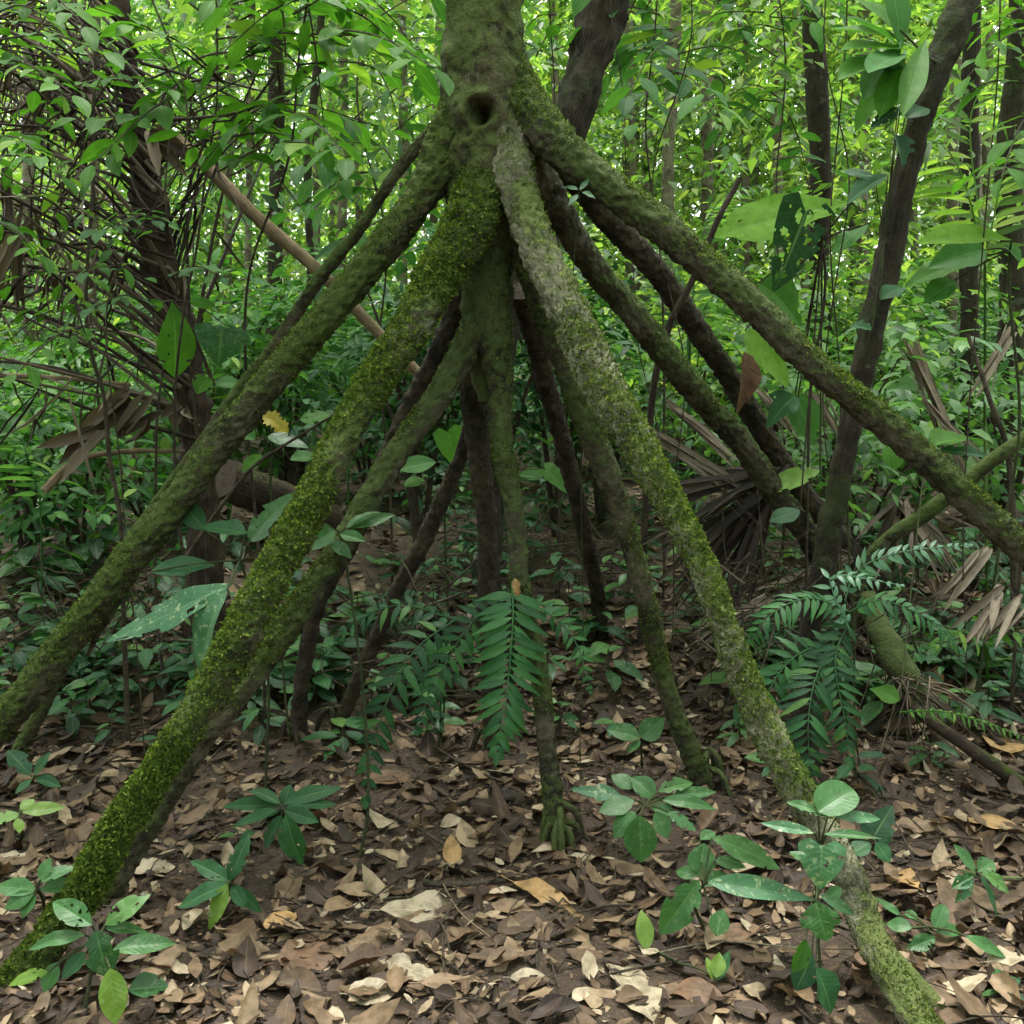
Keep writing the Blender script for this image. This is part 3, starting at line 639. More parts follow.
# ------------------------------------------------------------------ leaf litter
def litter(n, Y0, Y1, L0, sig, pw=1.0, cut=.2, zoff=.012, T=None):
    T = T or templ('ovate', 5, 5)
    Y = Y0 + (Y1 - Y0) * rng.random(n) ** pw; X = (rng.random(n) * 2 - 1) * (Y * .53 + .3)
    q_ = vnoise(np.stack([X, Y, X * 0], 1), 2.4); bare = np.exp(-((X - .12) ** 2 / .12 + (Y - 2.35) ** 2 / .05))
    kk = rng.random(n) < np.clip(.9 + .45 * q_ - .7 * bare, .15, 1); X, Y = X[kk], Y[kk]; n = len(X)
    Z = hgt(X, Y) + rng.uniform(.0, zoff, n)
    L = np.clip(L0 * rng.lognormal(0, sig, n), .015, cut); a = rng.random(n) * 6.283
    d = np.stack([np.cos(a), np.sin(a), rng.normal(0, .13, n)], 1)
    up = np.array([0, 0, 1.]) + rng.normal(0, .2, (n, 3))
    mb = MB(); P0 = np.stack([X, Y, Z], 1) - d * L[:, None] * .5; P0[:, 2] += L * .06
    leaves(mb, T, P0, d, up, L, L * rng.uniform(.3, .65, n), rng.normal(.0, .14, n), rng.normal(0, .28, n), wave=.06, curl=rng.normal(0, .26, n))
    return mb
mb = litter(11000, 1.75, 4.8, .027, .5, .85)
m2 = litter(5000, 1.75, 5.5, .076, .36, .9, cut=.15, zoff=.022, T=templ('ellip', 8, 5))
m3 = litter(5000, 4.3, 10, .08, .4, 1.0)
m4 = litter(3800, 1.75, 4.8, .05, .4, .9, zoff=.02, T=templ('torn', 9, 5))
for q in (m2, m3, m4):
    for v, u, in zip(q.V, q.U): pass
    for f in q.Q: mb.Q.append(f + mb.n)
    mb.V += q.V; mb.U += q.U; mb.n += q.n
tag(mb.build('leaf_litter', M['litter']), 'litter of brown and tan fallen leaves on the forest floor', 'leaf litter', kind='stuff')
mb = MB()
for k in range(700):
    Y = 1.9 + 4 * rng.random(); X = rng.uniform(-1, 1) * (Y * .5 + .2); a = rng.random() * 6.283; l = rng.uniform(.04, .28)
    e = np.array([math.cos(a), math.sin(a)]) * l
    pts = [gp(X, Y, .012), gp(X + e[0] * .5 + rng.normal(0, .012), Y + e[1] * .5 + rng.normal(0, .012), .016 + .02 * rng.random()), gp(X + e[0], Y + e[1], .012)]
    r0 = rng.uniform(.001, .0035); tube(mb, pts, [r0, r0, r0 * .6], step=.03, nseg=5)
tag(mb.build('twig_litter', M['twig']), 'small dead twigs scattered through the leaf litter', 'twigs', kind='stuff')

def fallen(x, y, lpx, ang, wr, mat, label, shape='ellip', fold=.15, droop=.1, lift=.02, wave=.08, tilt=0.0, curl=0.0):
    g = G(x, y); d0 = np.linalg.norm(g - CP); L = lpx * d0 / F * 1.1
    a = R(ang); d = np.array([math.cos(a), math.sin(a) , tilt]); d = norm(d)
    L = L / max(.55, abs(math.cos(a)) + .45 * abs(math.sin(a)))
    mb = MB(); p = g + [0, 0, lift] - d * L * .5 * [1, 1, .3]
    leaves(mb, templ(shape, 12, 7), p, d, np.array([0, -.15, 1.]), L, L * wr, fold, droop, wave=wave, curl=curl)
    tube(mb, [p - d * L * .18 + [0, 0, .004], p + [0, 0, .001]], [.0015, .0018], step=.02, nseg=5)
    tag(mb.build('fallen_leaf', M[mat]), label, 'dead leaf', 'large fallen leaves on the litter')
for a in [
 (428, 917, 84, 5, .48, 'litterpale', 'largest pale fallen leaf lying flat in the bottom centre'),
 (372, 1000, 42, 10, .75, 'litterpale', 'whitish round fallen leaf at the bottom, left of centre', 'round'),
 (408, 976, 62, -25, .45, 'litterpale', 'pale leaf with a notched edge above the whitish round one', 'torn'),
 (312, 962, 66, 30, .62, 'litterbrown', 'broad mid-brown fallen leaf left of the pale notched one'),
 (283, 927, 40, 50, .6, 'litterorange', 'small orange-tan fallen leaf above the broad brown one'),
 (528, 984, 34, 15, .5, 'litterpale', 'small grey-white oval leaf alone on bare soil'),
 (548, 905, 84, -42, .28, 'litterorange', 'long curled tan leaf pointing at the bare soil'),
 (634, 992, 66, 100, .42, 'litterpale', 'tall ragged pale leaf in the bottom centre', 'torn'),
 (901, 884, 30, 110, .6, 'litterorange', 'small ribbed tan leaf right of the climber'),
 (1008, 966, 46, 20, .5, 'litterpale', 'pale leaf cut by the lower right edge'),
 (912, 832, 44, 170, .6, 'litterbig', 'rumpled tan leaf behind the right seedlings', 'torn'),
 (998, 828, 66, -8, .36, 'litterorange', 'ribbed orange-brown leaf at the right edge'),
 (735, 748, 46, 150, .75, 'litterbig', 'pleated fan-like tan leaf between the two right roots', 'ovate'),
 (398, 784, 74, 15, .42, 'litterbrown', 'big dim brown leaf under the left fern fronds', 'lance'),
 (596, 862, 46, 5, .3, 'litterpale', 'slender pale leaf beside the central root foot', 'lance'),
 (148, 872, 50, 15, .5, 'litterpale', 'crumpled pale leaf beside the mossed root', 'torn'),
 (215, 745, 46, 20, .4, 'litterbig', 'tan leaf lying near the grey bark of the mossed root'),
 (735, 940, 52, 200, .5, 'litterbrown', 'dark brown leaf below the dark teal seedling leaf'),
 (870, 975, 60, 75, .35, 'litterbrown', 'brown leaf right of the lowest root', 'ovate'),
 (485, 900, 46, -15, .5, 'litterbrown', 'brown leaf just right of the largest pale leaf'),
 (690, 1000, 60, 160, .5, 'litterbrown', 'dark rounded leaf at the bottom edge'),
 (100, 825, 56, 190, .35, 'litterbrown', 'long dull brown leaf left of the mossed root'),
 (20, 865, 44, 20, .6, 'litterpale', 'pale leaf piece at the left edge', 'torn'),
 (1000, 745, 40, 80, .5, 'litterorange', 'orange leaf standing up at the right edge', 'ovate'),
 (455, 990, 60, 10, .4, 'litterbig', 'thin greyish tan leaf at the bottom centre', 'lance')]:
    fallen(*a)
for x, y, l, an, wr, mat, lab, tl in [(452, 868, 17, 100, .6, 'litterorange', 'yellow-brown pointed leaf propped upright by a dark stick', 1.2), (935, 690, 20, 60, .6, 'litterorange', 'curled orange leaf propped by the fallen stump', 1.0)]:
    fallen(x, y, l, an, wr, mat, lab, 'ovate', .3, .1, .03, .05, tl)
def wiggle(pts, amp):
    pts = np.asarray(pts, float); c = resample(catmull(np.column_stack([pts, np.zeros(len(pts))]), 8), .12)[:, :3]
    if len(c) < 4: return pts
    q = rng.uniform(0, 60); a = np.arange(len(c)) * .12
    w = np.stack([vnoise(np.stack([a, a * 0 + q, a * 0 + k * 5.1], 1), 1.7) for k in range(3)], 1)
    return c + w * amp * np.sin(np.linspace(0, math.pi, len(c)))[:, None] ** .5
def stick(name, label, pts, r0, r1, mat='twig', rough=.12, nseg=8, cat='stick', group='fallen sticks'):
    mb = MB(); tube(mb, pts, np.linspace(r0, r1, len(pts)), step=.02, nseg=nseg, rough=rough, rs=30)
    return tag(mb.build(name, M[mat]), label, cat, group)
stick('stick', 'thick black rotten stick lying by the largest pale leaf', [G(425, 890, .02), G(460, 897, .03), G(505, 890, .025)], .010, .008, 'root_dark')
stick('stick', 'thin pale stick lying across the largest pale leaf', [G(442, 893, .03), G(460, 925, .035), G(490, 945, .02)], .002, .0015, 'pole')
stick('stick', 'brown stick running down right through the leaves left of centre', [G(392, 820, .02), G(430, 845, .03), G(470, 870, .015)], .006, .004)
stick('stick', 'long dark stick on the ground below the left root', [G(0, 770, .03), G(60, 740, .04), G(130, 735, .03), G(190, 715, .02)], .007, .004, 'root_dark')
stick('stick', 'dark charred stick at the left edge', [G(-10, 665, .03), G(25, 652, .05), G(50, 640, .03)], .022, .014, 'root_dark')
stick('stick', 'thin bowed stick on the ground in front of the right seedlings', [G(850, 770, .03), G(900, 850, .05), G(925, 905, .02)], .003, .002)
stick('stick', 'grey stick lying in the right foreground', [G(960, 880, .02), G(1000, 890, .03), G(1040, 888, .02)], .008, .006, 'tree_far')
stick('stick', 'thin stick reaching left from the climber', [G(640, 965, .02), G(720, 955, .03), G(810, 962, .03)], .003, .002, 'tree_far')
stick('stick', 'long stick on the ground behind the central root foot', [G(395, 725, .03), G(450, 765, .03), G(505, 790, .02)], .006, .004)
stick('branch', 'mossy branch crossing behind the long right root', [P(1045, 425, 4.1), P(1000, 455, 4.1), P(955, 490, 4.15), P(920, 518, 4.2), P(890, 538, 4.25), P(860, 575, 4.3), P(845, 640, 4.35)], .026, .032, 'root_moss', cat='branch', nseg=16)
stick('branch', 'thin dark branch slanting up right behind the mossed root', [P(185, 560, 3.5), P(215, 515, 3.5), P(250, 470, 3.5), P(280, 448, 3.52), P(345, 408, 3.6)], .008, .004, 'twig', cat='branch')
stick('pole', 'pale fallen pole slanting behind the left root', [P(175, 138, 4.6), P(215, 175, 4.6), P(262, 222, 4.65), P(320, 272, 4.7), P(380, 335, 4.8), P(425, 380, 4.9)], .030, .024, 'pole', cat='pole', nseg=16)
stick('branch', 'short broken branch sticking up above the right root', [P(740, 178, 3.9), P(718, 220, 3.9), P(690, 285, 3.95), P(668, 330, 4.0), P(650, 420, 4.05), P(640, 640, 4.3)], .010, .014, 'twig', cat='branch')
stick('branch', 'bare horizontal dry branch low in the dead palm thicket', [P(-20, 375, 4.6), P(60, 378, 4.6), P(130, 385, 4.55)], .012, .008, 'pole', cat='branch')
stick('branch', 'dry curved branch below the dead palm thicket', [P(45, 490, 4.4), P(75, 462, 4.4), P(120, 452, 4.4), P(185, 451, 4.5)], .018, .008, 'pole', cat='branch')
stick('branch', 'leaning thin dark branch right of the sapling', [P(1015, 640, 4.4), P(1010, 470, 4.4), P(990, 400, 4.4), P(968, 335, 4.5)], .016, .008, 'twig', cat='branch')
stick('branch', 'reddish dead branch lying at the right edge', [P(890, 690, 3.7), P(930, 720, 3.6), P(975, 752, 3.5), P(1045, 800, 3.4)], .020, .024, 'log', cat='branch', nseg=12)
# two logs
mb = MB(); tube(mb, [P(330, 520, 5.4), P(280, 500, 5.2), P(225, 478, 5.0)], [.085, .09, .09], step=.02, nseg=28, rough=.12, rs=12, lump=.15)
tag(mb.build('log', M['log']), 'dark rotting log with a round brown end behind the left roots', 'log')
t = thing('stump', 'fallen mossy stump with frayed dead roots on the right', 'stump', G(905, 740))
mb = MB(); tube(mb, [P(866, 596, 3.95), P(880, 630, 3.85), P(900, 668, 3.75), P(918, 700, 3.7)], [.035, .043, .048, .05], step=.015, nseg=24, rough=.2, rs=14, lump=.25); mb.build('bole', M['root_mid'], t)
mb = MB()
for k in range(60):
    a = P(905 + rng.uniform(-15, 25), 690 + rng.uniform(-18, 12), 3.68 + rng.uniform(-.05, .08)); e = a + [rng.uniform(-.12, .26), rng.uniform(-.16, .1), -rng.uniform(.08, .26)]
    e[2] = max(e[2], float(hgt(e[0], e[1])) + .01)
    tube(mb, [a, (a + e) / 2 + [rng.normal(0, .02), 0, .03], e], [.0035, .0025, .001], step=.03, nseg=4)
mb.build('root_fibre', M['dry'], t)
# ------------------------------------------------------------------ dead palm thicket on the left
dp = thing('dead_palm', 'dead palm with fibrous dark trunk and a thicket of dry frond stalks', 'palm tree', gp(P(205, 500, 4.6)[0], 4.6))
mb = MB(); tube(mb, [np.r_[P(x, y, 4.6), w * .5 * 4.6 / F] for x, y, w in [(108, -160, 14), (118, -20, 16), (128, 60, 18), (137, 130, 22), (150, 220, 30), (172, 310, 36), (190, 380, 34), (198, 450, 30), (204, 560, 34), (206, 640, 40)]], step=.02, nseg=32, rough=.28, rs=14, lump=.3)
mb.build('trunk', M['fiber'], dp)
for k in range(98):
    u = rng.random()
    s = P(np.interp(u, [0, 1], [138, 196]) + rng.uniform(-8, 8), np.interp(u, [0, 1], [40, 430]) + rng.uniform(-15, 15), 4.55 + rng.uniform(-.15, .12))
    Ye = 4.5 + rng.uniform(-.9, .8)
    if k % 6 == 5: e = P(rng.uniform(190, 300), rng.uniform(40, 190), Ye)
    else: e = P(rng.uniform(-130, 50), np.interp(u, [0, 1], [-60, 300]) + rng.uniform(-70, 90), Ye)
    mid = (s + e) / 2 + [rng.normal(0, .05), rng.normal(0, .08), rng.uniform(-.05, .16)]
    mb = MB(); r0 = rng.uniform(.005, .011)
    c_, *_ = tube(mb, [s, mid, e], [r0, r0 * .8, r0 * .35], step=.04, nseg=6, rough=.12, rs=20)
    nl = rng.integers(3, 10); i = rng.integers(len(c_) // 4, len(c_), nl)
    d = rng.normal(0, .45, (nl, 3)) + np.array([-.3, 0, -.75]); l = rng.uniform(.12, .42, nl)
    leaves(mb, templ('strip', 4, 3), c_[i], d, rng.normal(0, 1, (nl, 3)), l, rng.uniform(.006, .013, nl), .6, rng.uniform(-.1, .4, nl), wave=.05)
    o = mb.build('dead_frond', M['drydark' if k % 3 else 'dry'], dp)
# hanging brown sheaths
for x, y, x2, y2, w in [(8, 170, 2, 330, 16), (30, 210, 12, 320, 12), (110, 430, 45, 470, 22), (130, 395, 70, 440, 24), (120, 440, 150, 395, 16), (185, 410, 178, 432, 16), (150, 130, 190, 165, 20), (60, 60, 110, 110, 16)]:
    mb = MB(); a, e = P(x, y, 4.2), P(x2, y2, 4.15); L = np.linalg.norm(e - a)
    [leaves(mb, templ('strip', 14, 5), a + rng.normal(0, .012, 3), e - a + rng.normal(0, .06, 3), rng.normal(0, .6, 3) + [.3, -1, .3], L, w * 4.2 / F * .55, .7, .15, wave=.05, curl=.3) for _ in range(4)]; mb.build('dead_sheath', M['dry'], dp)

# ------------------------------------------------------------------ heap of dead fronds on the right
def strip(mb, a, e, w, up=(0, -.6, 1), fold=.7, droop=.08, rows=12):
    L = np.linalg.norm(e - a); leaves(mb, templ('strip', rows, 3), a, e - a, np.asarray(up, float), L, w, fold, droop, wave=.012)
def dead_frond(label, hub, ends, w, mat, group='dead palm fronds on the ground to the right'):
    mb = MB(); h = P(*hub)
    for x, y, Y in ends: strip(mb, h + rng.normal(0, .012, 3), P(x, y, Y), w * rng.uniform(.7, 1.2), up=rng.normal(0, .5, 3) + [0, -.5, 1], droop=rng.uniform(0, .12))
    return tag(mb.build('dead_frond', M[mat]), label, 'dead frond', group)
dead_frond('dark fan of collapsed dead leaflets between the pale root and the sapling', (785, 470, 4.5), [(rng.uniform(620, 700), 470 + 130 * k / 34 + rng.uniform(-8, 8), 4.3 + rng.uniform(-.3, .3)) for k in range(36)], .03, 'drydark')
dead_frond('lower fan of dark leaflets drooping onto the ground', (770, 490, 4.4), [(rng.uniform(640, 740), 560 + 70 * k / 22 + rng.uniform(-8, 8), 4.05 + rng.uniform(-.1, .25)) for k in range(24)], .03, 'drydark')
dead_frond('fan of dry brown leaflets fallen behind the sapling foot', (850, 560, 4.7), [(rng.uniform(730, 800), 520 + 130 * k / 18, 4.6 + rng.uniform(-.2, .3)) for k in range(20)], .028, 'dry')
dead_frond('heap of dull brown leaflets right of the sapling foot', (900, 500, 5.0), [(rng.uniform(850, 1010), 530 + 70 * rng.random(), 4.8 + rng.uniform(-.2, .3)) for k in range(26)], .03, 'dry')
for i, (a, e, w, lab) in enumerate([((648, 432, 4.35), (765, 505, 4.3), .055, 'broad tan folded dead frond strip left of the fan'), ((668, 402, 4.6), (735, 462, 4.5), .065, 'upper tan dead frond strip above the fan'),
        ((808, 392, 4.4), (842, 432, 4.4), .05, 'pale dead leaf strip left of the sapling'), ((908, 345, 4.6), (968, 470, 4.5), .075, 'broad pale dead strip standing right of the sapling'),
        ((922, 400, 4.5), (985, 470, 4.4), .04, 'narrow pale dead strip beside the broad one'), ((985, 548, 3.9), (950, 600, 3.8), .05, 'reddish brown dead strip under the right root'),
        ((1000, 590, 3.6), (968, 642, 3.5), .07, 'pale split dead frond base at the right'), ((1022, 600, 3.6), (985, 640, 3.5), .05, 'second pale split frond base at the right edge'),
        ((760, 200 + 190, 5.0), (800, 440, 4.9), .05, 'short tan strip behind the parallel roots'), ((770, 595, 4.0), (690, 640, 3.9), .05, 'pale strip low in the dark heap'),
        ((1010, 330, 5.0), (975, 400, 4.9), .05, 'dry strip hanging by the right edge')]):
    mb = MB(); A, E = P(*a), P(*e)
    for k in range(7): strip(mb, A + rng.normal(0, .014, 3), E + rng.normal(0, .03, 3), w * rng.uniform(.2, .5), up=(.3 * k - .9, -.7, .8), rows=16)
    tag(mb.build('dead_frond', M['drypale']), lab, 'dead frond', 'dead palm fronds on the ground to the right')
mb = MB(); leaves(mb, templ('ovate', 14, 7), P(744, 352, 3.75), P(742, 425, 3.72) - P(744, 352, 3.75), np.array([.4, -1, .2]), .22, .075, .7, .15, wave=.08, curl=.5)
tag(mb.build('hanging_leaf', M['litterbrown']), 'brown dead leaf hanging over the two parallel right roots', 'dead leaf')

# ------------------------------------------------------------------ hand-placed plants
def holed(shape):
    co, Q, uv = templ(shape, 30, 19); cc = uv[Q].mean(1)
    nz = vnoise(np.column_stack([cc * [2.2, 3.4], np.full(len(cc), rng.uniform(0, 50))]), 2.6)
    edge = vnoise(np.column_stack([cc * [0, 9], np.full(len(cc), rng.uniform(0, 50))]), 1.0)
    keep = (nz < .74) & ~((np.abs(cc[:, 0] - .5) > .36) & (edge > .62)) | (np.abs(cc[:, 0] - .5) < .05)
    return co, Q[keep], uv
def plant(name, label, base, lvs, mat='seed', stem=.0038, cat='seedling', group=None, hub=None, petiole=True, stemmat='stem', leafname='leaf'):
    b = G(*base[:2]) if len(base) == 2 else gp(P(*base)[0], base[2])
    t = thing(name, label, cat, b, group)
    Y0 = lvs[0][5] if len(lvs[0]) > 5 else b[1]
    sm = MB(); hubs = []
    for l in lvs:
        bx, by, tx, ty, w = l[:5]; Y = l[5] if len(l) > 5 and l[5] else b[1]; shape = l[6] if len(l) > 6 else 'ellip'; mm = l[7] if len(l) > 7 else mat
        A = P(bx, by, Y); E = P(tx, ty, Y - (.03 if ty > by else -.03))
        L = np.linalg.norm(E - A); d = (E - A) / L
        up = np.array([rng.normal(0, .3), -.7 + rng.normal(0, .2), 1.0]); Tl = holed(shape) if (L > .07 and rng.random() < .5) else templ(shape, 12, 7)
        mb = MB(); W = w * Y / F * 1.12
        leaves(mb, Tl, A, d, up, L * 1.03, W, rng.uniform(.05, .45), rng.uniform(-.02, .28), wave=.035)
        o = mb.build(leafname, M[mm], t)
        if mm != mat: o['label'] = {'seedyel': 'yellowing leaf', 'seedpale': 'pale speckled leaf', 'yellow': 'yellow leaf', 'bright': 'bright green leaf', 'sunny': 'large yellow-green leaf', 'teal': 'dark green leaf'}.get(mm, 'leaf of another shade')
        hubs.append(A)
    H = np.array(hubs); H = H[np.argsort(H[:, 2])]
    c = H.mean(0) if hub is None else P(*hub)
    wp = wiggle([b - [0, 0, .02], (b + c) / 2 + [rng.normal(0, .04), .03, 0], c], .05); tube(sm, wp, np.linspace(stem * 1.3, stem, len(wp)), step=.02, nseg=7)
    for h in H:
        if np.linalg.norm(h - c) > .004: tube(sm, [c, (c + h) / 2 + [0, 0, .006], h], [stem * .8, stem * .7, stem * .6], step=.02, nseg=5)
    sm.build('stem', M[stemmat], t)
    return t
S = 'seedlings on the forest floor'
plant('seedling', 'leafy seedling at the bottom left growing over the mossed root', (82, 1018), [
 (92, 925, 49, 897, 24, 2.2), (96, 930, 107, 979, 33, 2.15), (105, 925, 146, 890, 22, 2.25), (85, 935, 24, 942, 16, 2.2), (105, 928, 152, 928, 13, 2.25, 'lance'), (112, 950, 175, 936, 22, 2.22),
 (110, 968, 117, 1024, 30, 2.1, 'ellip', 'seedyel'), (86, 952, 62, 978, 17, 2.2, 'ellip', 'teal'), (128, 990, 168, 985, 28, 2.2), (48, 972, 6, 980, 15, 2.18, 'ellip', 'bright'), (58, 962, 44, 992, 18, 2.2)], group=S, hub=(97, 940, 2.22))
plant('seedling', 'seedling at the left edge behind the bottom left one', (38, 935), [(36, 890, -4, 886, 20, 2.4), (38, 882, 76, 862, 16, 2.4), (40, 890, 78, 880, 15, 2.4), (36, 895, 20, 918, 16, 2.4), (34, 892, 2, 908, 16, 2.4), (40, 880, 50, 858, 12, 2.4)], group=S)
plant('seedling', 'seedling with one yellow-green hanging leaf left of the large pale leaf', (230, 915), [(229, 881, 248, 834, 17, 2.65), (229, 881, 190, 858, 18, 2.65), (229, 883, 178, 906, 22, 2.62), (228, 884, 206, 930, 20, 2.6, 'ellip', 'seedyel'), (232, 884, 245, 908, 14, 2.65), (235, 885, 260, 915, 13, 2.65), (230, 880, 212, 866, 12, 2.68)], 'teal', group=S)
plant('seedling', 'many-leaved dark seedling left of the left fern fronds', (285, 850), [(280, 806, 222, 804, 16, 2.9), (280, 804, 250, 786, 14, 2.9), (284, 804, 340, 780, 17, 2.9), (286, 808, 337, 798, 14, 2.88), (278, 810, 232, 826, 14, 2.86), (282, 815, 262, 848, 16, 2.85), (286, 815, 300, 870, 24, 2.82), (284, 806, 290, 784, 14, 2.92), (284, 810, 318, 822, 16, 2.86), (280, 812, 252, 818, 12, 2.9)], 'teal', group=S)
plant('seedling', 'leafy seedling left of the straight grey root foot', (648, 850), [(620, 795, 571, 788, 18, 2.95, 'ellip', 'seedpale'), (634, 788, 612, 774, 18, 3.0), (655, 798, 632, 775, 22, 2.98), (658, 792, 694, 778, 16, 3.0), (634, 800, 600, 812, 22, 2.92), (640, 815, 641, 864, 32, 2.85), (636, 812, 610, 835, 22, 2.88), (662, 800, 718, 802, 15, 2.95), (668, 812, 696, 830, 18, 2.9), (655, 812, 668, 838, 18, 2.88), (672, 795, 715, 792, 13, 3.0), (652, 806, 676, 812, 16, 2.95)], group=S, hub=(645, 806, 2.93))
plant('seedling', 'small two-leaved seedling behind the leafy one', (642, 768), [(640, 738, 608, 728, 20, 3.5), (641, 738, 664, 718, 22, 3.5, 'ovate'), (640, 740, 628, 752, 12, 3.5)], group=S)
plant('seedling', 'seedling with a long dark teal leaf hanging left of the climber', (712, 935), [(699, 880, 660, 937, 32, 2.4), (700, 876, 704, 843, 27, 2.5), (698, 876, 674, 868, 15, 2.5), (708, 882, 822, 897, 26, 2.42, 'lance', 'seedpale'), (712, 838, 786, 862, 25, 2.5), (716, 936, 723, 910, 20, 2.35), (715, 860, 745, 868, 14, 2.5), (702, 885, 730, 870, 14, 2.45), (700, 840, 716, 830, 12, 2.6)], group=S, hub=(703, 885, 2.45), mat='seed')
plant('climbing_vine', 'round-leaved climber growing over the foot of the pale mossy root', (822, 1010), [
 (818, 812, 855, 785, 38, 2.25, 'round'), (828, 816, 787, 798, 13, 2.25), (814, 833, 762, 823, 12, 2.22, 'ellip', 'seedpale'), (836, 818, 884, 815, 13, 2.25, 'ellip', 'seedpale'), (824, 834, 880, 838, 12, 2.22, 'lance'),
 (822, 846, 820, 890, 44, 2.15, 'heart', 'seedpale'), (820, 895, 856, 912, 14, 2.2), (816, 902, 826, 942, 38, 2.12, 'ellip'), (806, 940, 792, 972, 22, 2.12, 'ellip', 'bright'), (812, 955, 796, 992, 26, 2.12, 'ellip', 'teal'), (816, 968, 838, 1014, 36, 2.1, 'ellip', 'teal'), (812, 862, 790, 850, 14, 2.25), (826, 900, 842, 886, 12, 2.2)], group=None, cat='climber', hub=(820, 850, 2.26), stem=.003)
plant('seedling', 'small seedling on the right with one dark drooping leaf', (978, 905), [(975, 872, 954, 845, 15, 2.7), (978, 872, 996, 858, 18, 2.7), (982, 872, 1014, 890, 15, 2.68), (980, 875, 1000, 918, 20, 2.6, 'ellip', 'teal'), (974, 875, 952, 888, 15, 2.68), (972, 880, 958, 904, 12, 2.66, 'ellip', 'seedpale')], group=S)
plant('seedling', 'creeping seedling in the litter right of the climber', (930, 950), [(912, 928, 886, 922, 16, 2.5), (935, 928, 945, 905, 16, 2.5, 'round'), (936, 932, 968, 926, 14, 2.5), (935, 938, 908, 948, 16, 2.48), (965, 936, 1010, 955, 14, 2.45), (900, 915, 875, 896, 10, 2.55, 'lance'), (905, 912, 918, 918, 9, 2.55)], group=S)
plant('seedling', 'bright green flat seedling at the left edge on brown leaves', (18, 838), [(20, 815, -14, 822, 17, 2.8), (22, 812, 64, 806, 15, 2.8), (20, 810, 34, 798, 12, 2.82), (18, 818, 20, 832, 10, 2.78)], 'seedyel', group=S)
plant('seedling', 'dark seedling left of the mossed root with tips up', (34, 795), [(30, 775, 8, 748, 20, 3.1), (34, 775, 50, 752, 12, 3.1), (36, 778, 60, 785, 12, 3.1), (32, 780, 14, 792, 12, 3.08)], 'teal', group=S)
plant('seedling', 'dark leaf clump behind the round-leaved climber', (880, 850), [(875, 835, 892, 805, 30, 2.75, 'heart'), (870, 842, 848, 856, 20, 2.75), (876, 842, 890, 862, 18, 2.7)], 'teal', group=S)
plant('seedling', 'yellow nibbled seedling leaf standing near the bottom centre', (648, 955), [(647, 950, 643, 910, 18, 2.45, 'ellip', 'seedyel'), (716, 978, 720, 952, 15, 2.3, 'ellip', 'seedyel')], group=S)
plant('seedling', 'tiny pale-leaved seedling near the bottom, right of centre', (716, 990), [(714, 980, 708, 956, 10, 2.3, 'ellip', 'seedyel'), (718, 980, 728, 950, 13, 2.3, 'ellip', 'teal')], group=S)
BL = 'broad-leaved plants between the roots'
plant('broadleaf_plant', 'large ribbed leaves rising behind the thickly mossed root', (262, 665, 3.3), [(250, 541, 292, 490, 36, 3.3, 'ovate', 'seed'), (245, 534, 199, 522, 24, 3.2, 'ovate'), (150, 572, 213, 556, 24, 3.2), (232, 584, 111, 641, 32, 3.0, 'ellip', 'seedpale'), (227, 590, 180, 670, 44, 2.95, 'ellip', 'seedpale'), (205, 530, 180, 500, 20, 3.3)], 'teal', cat='plant', group=BL, hub=(240, 560, 3.2))
plant('broadleaf_plant', 'blue-green broad leaves in front of the brown root, centre left', (352, 640, 3.0), [(335, 530, 303, 548, 24, 2.95, 'ovate'), (340, 534, 365, 540, 13, 2.95), (345, 530, 378, 508, 14, 3.0), (330, 540, 352, 556, 14, 2.95), (350, 528, 395, 512, 12, 3.0)], 'seed', cat='plant', group=BL)
plant('broadleaf_plant', 'plant with one yellow leaf above a bluish one behind the left roots', (285, 560, 3.9), [(268, 436, 309, 443, 18, 3.85, 'ovate', 'seed'), (262, 412, 288, 430, 20, 3.9, 'torn', 'yellow'), (300, 420, 330, 415, 20, 3.9, 'ellip', 'bright'), (262, 455, 240, 470, 18, 3.9, 'ellip', 'bright'), (290, 460, 318, 452, 18, 3.9), (255, 440, 236, 430, 16, 3.95)], 'mid', cat='plant', group=BL)
plant('broadleaf_plant', 'tall plant with an upright bright oval leaf beside a heart-shaped dark one', (190, 560, 3.9), [(172, 300, 181, 378, 34, 3.8, 'obov', 'bright'), (221, 330, 221, 364, 50, 3.8, 'heart', 'seed'), (210, 378, 195, 392, 22, 3.85, 'ellip', 'bright'), (215, 385, 245, 380, 18, 3.85)], 'mid', cat='plant', group=BL, hub=(192, 330, 3.85), stem=.006, stemmat='twig')
plant('broadleaf_plant', 'bright heart leaves seen between the central roots', (450, 640, 4.5), [(448, 432, 458, 468, 28, 4.3, 'heart', 'bright'), (436, 462, 398, 470, 22, 4.3, 'ellip'), (425, 480, 404, 486, 20, 4.3, 'ellip', 'bright'), (545, 470, 575, 492, 26, 4.5, 'heart', 'bright'), (540, 480, 518, 472, 20, 4.5)], 'mid', cat='plant', group=BL, hub=(450, 470, 4.4))
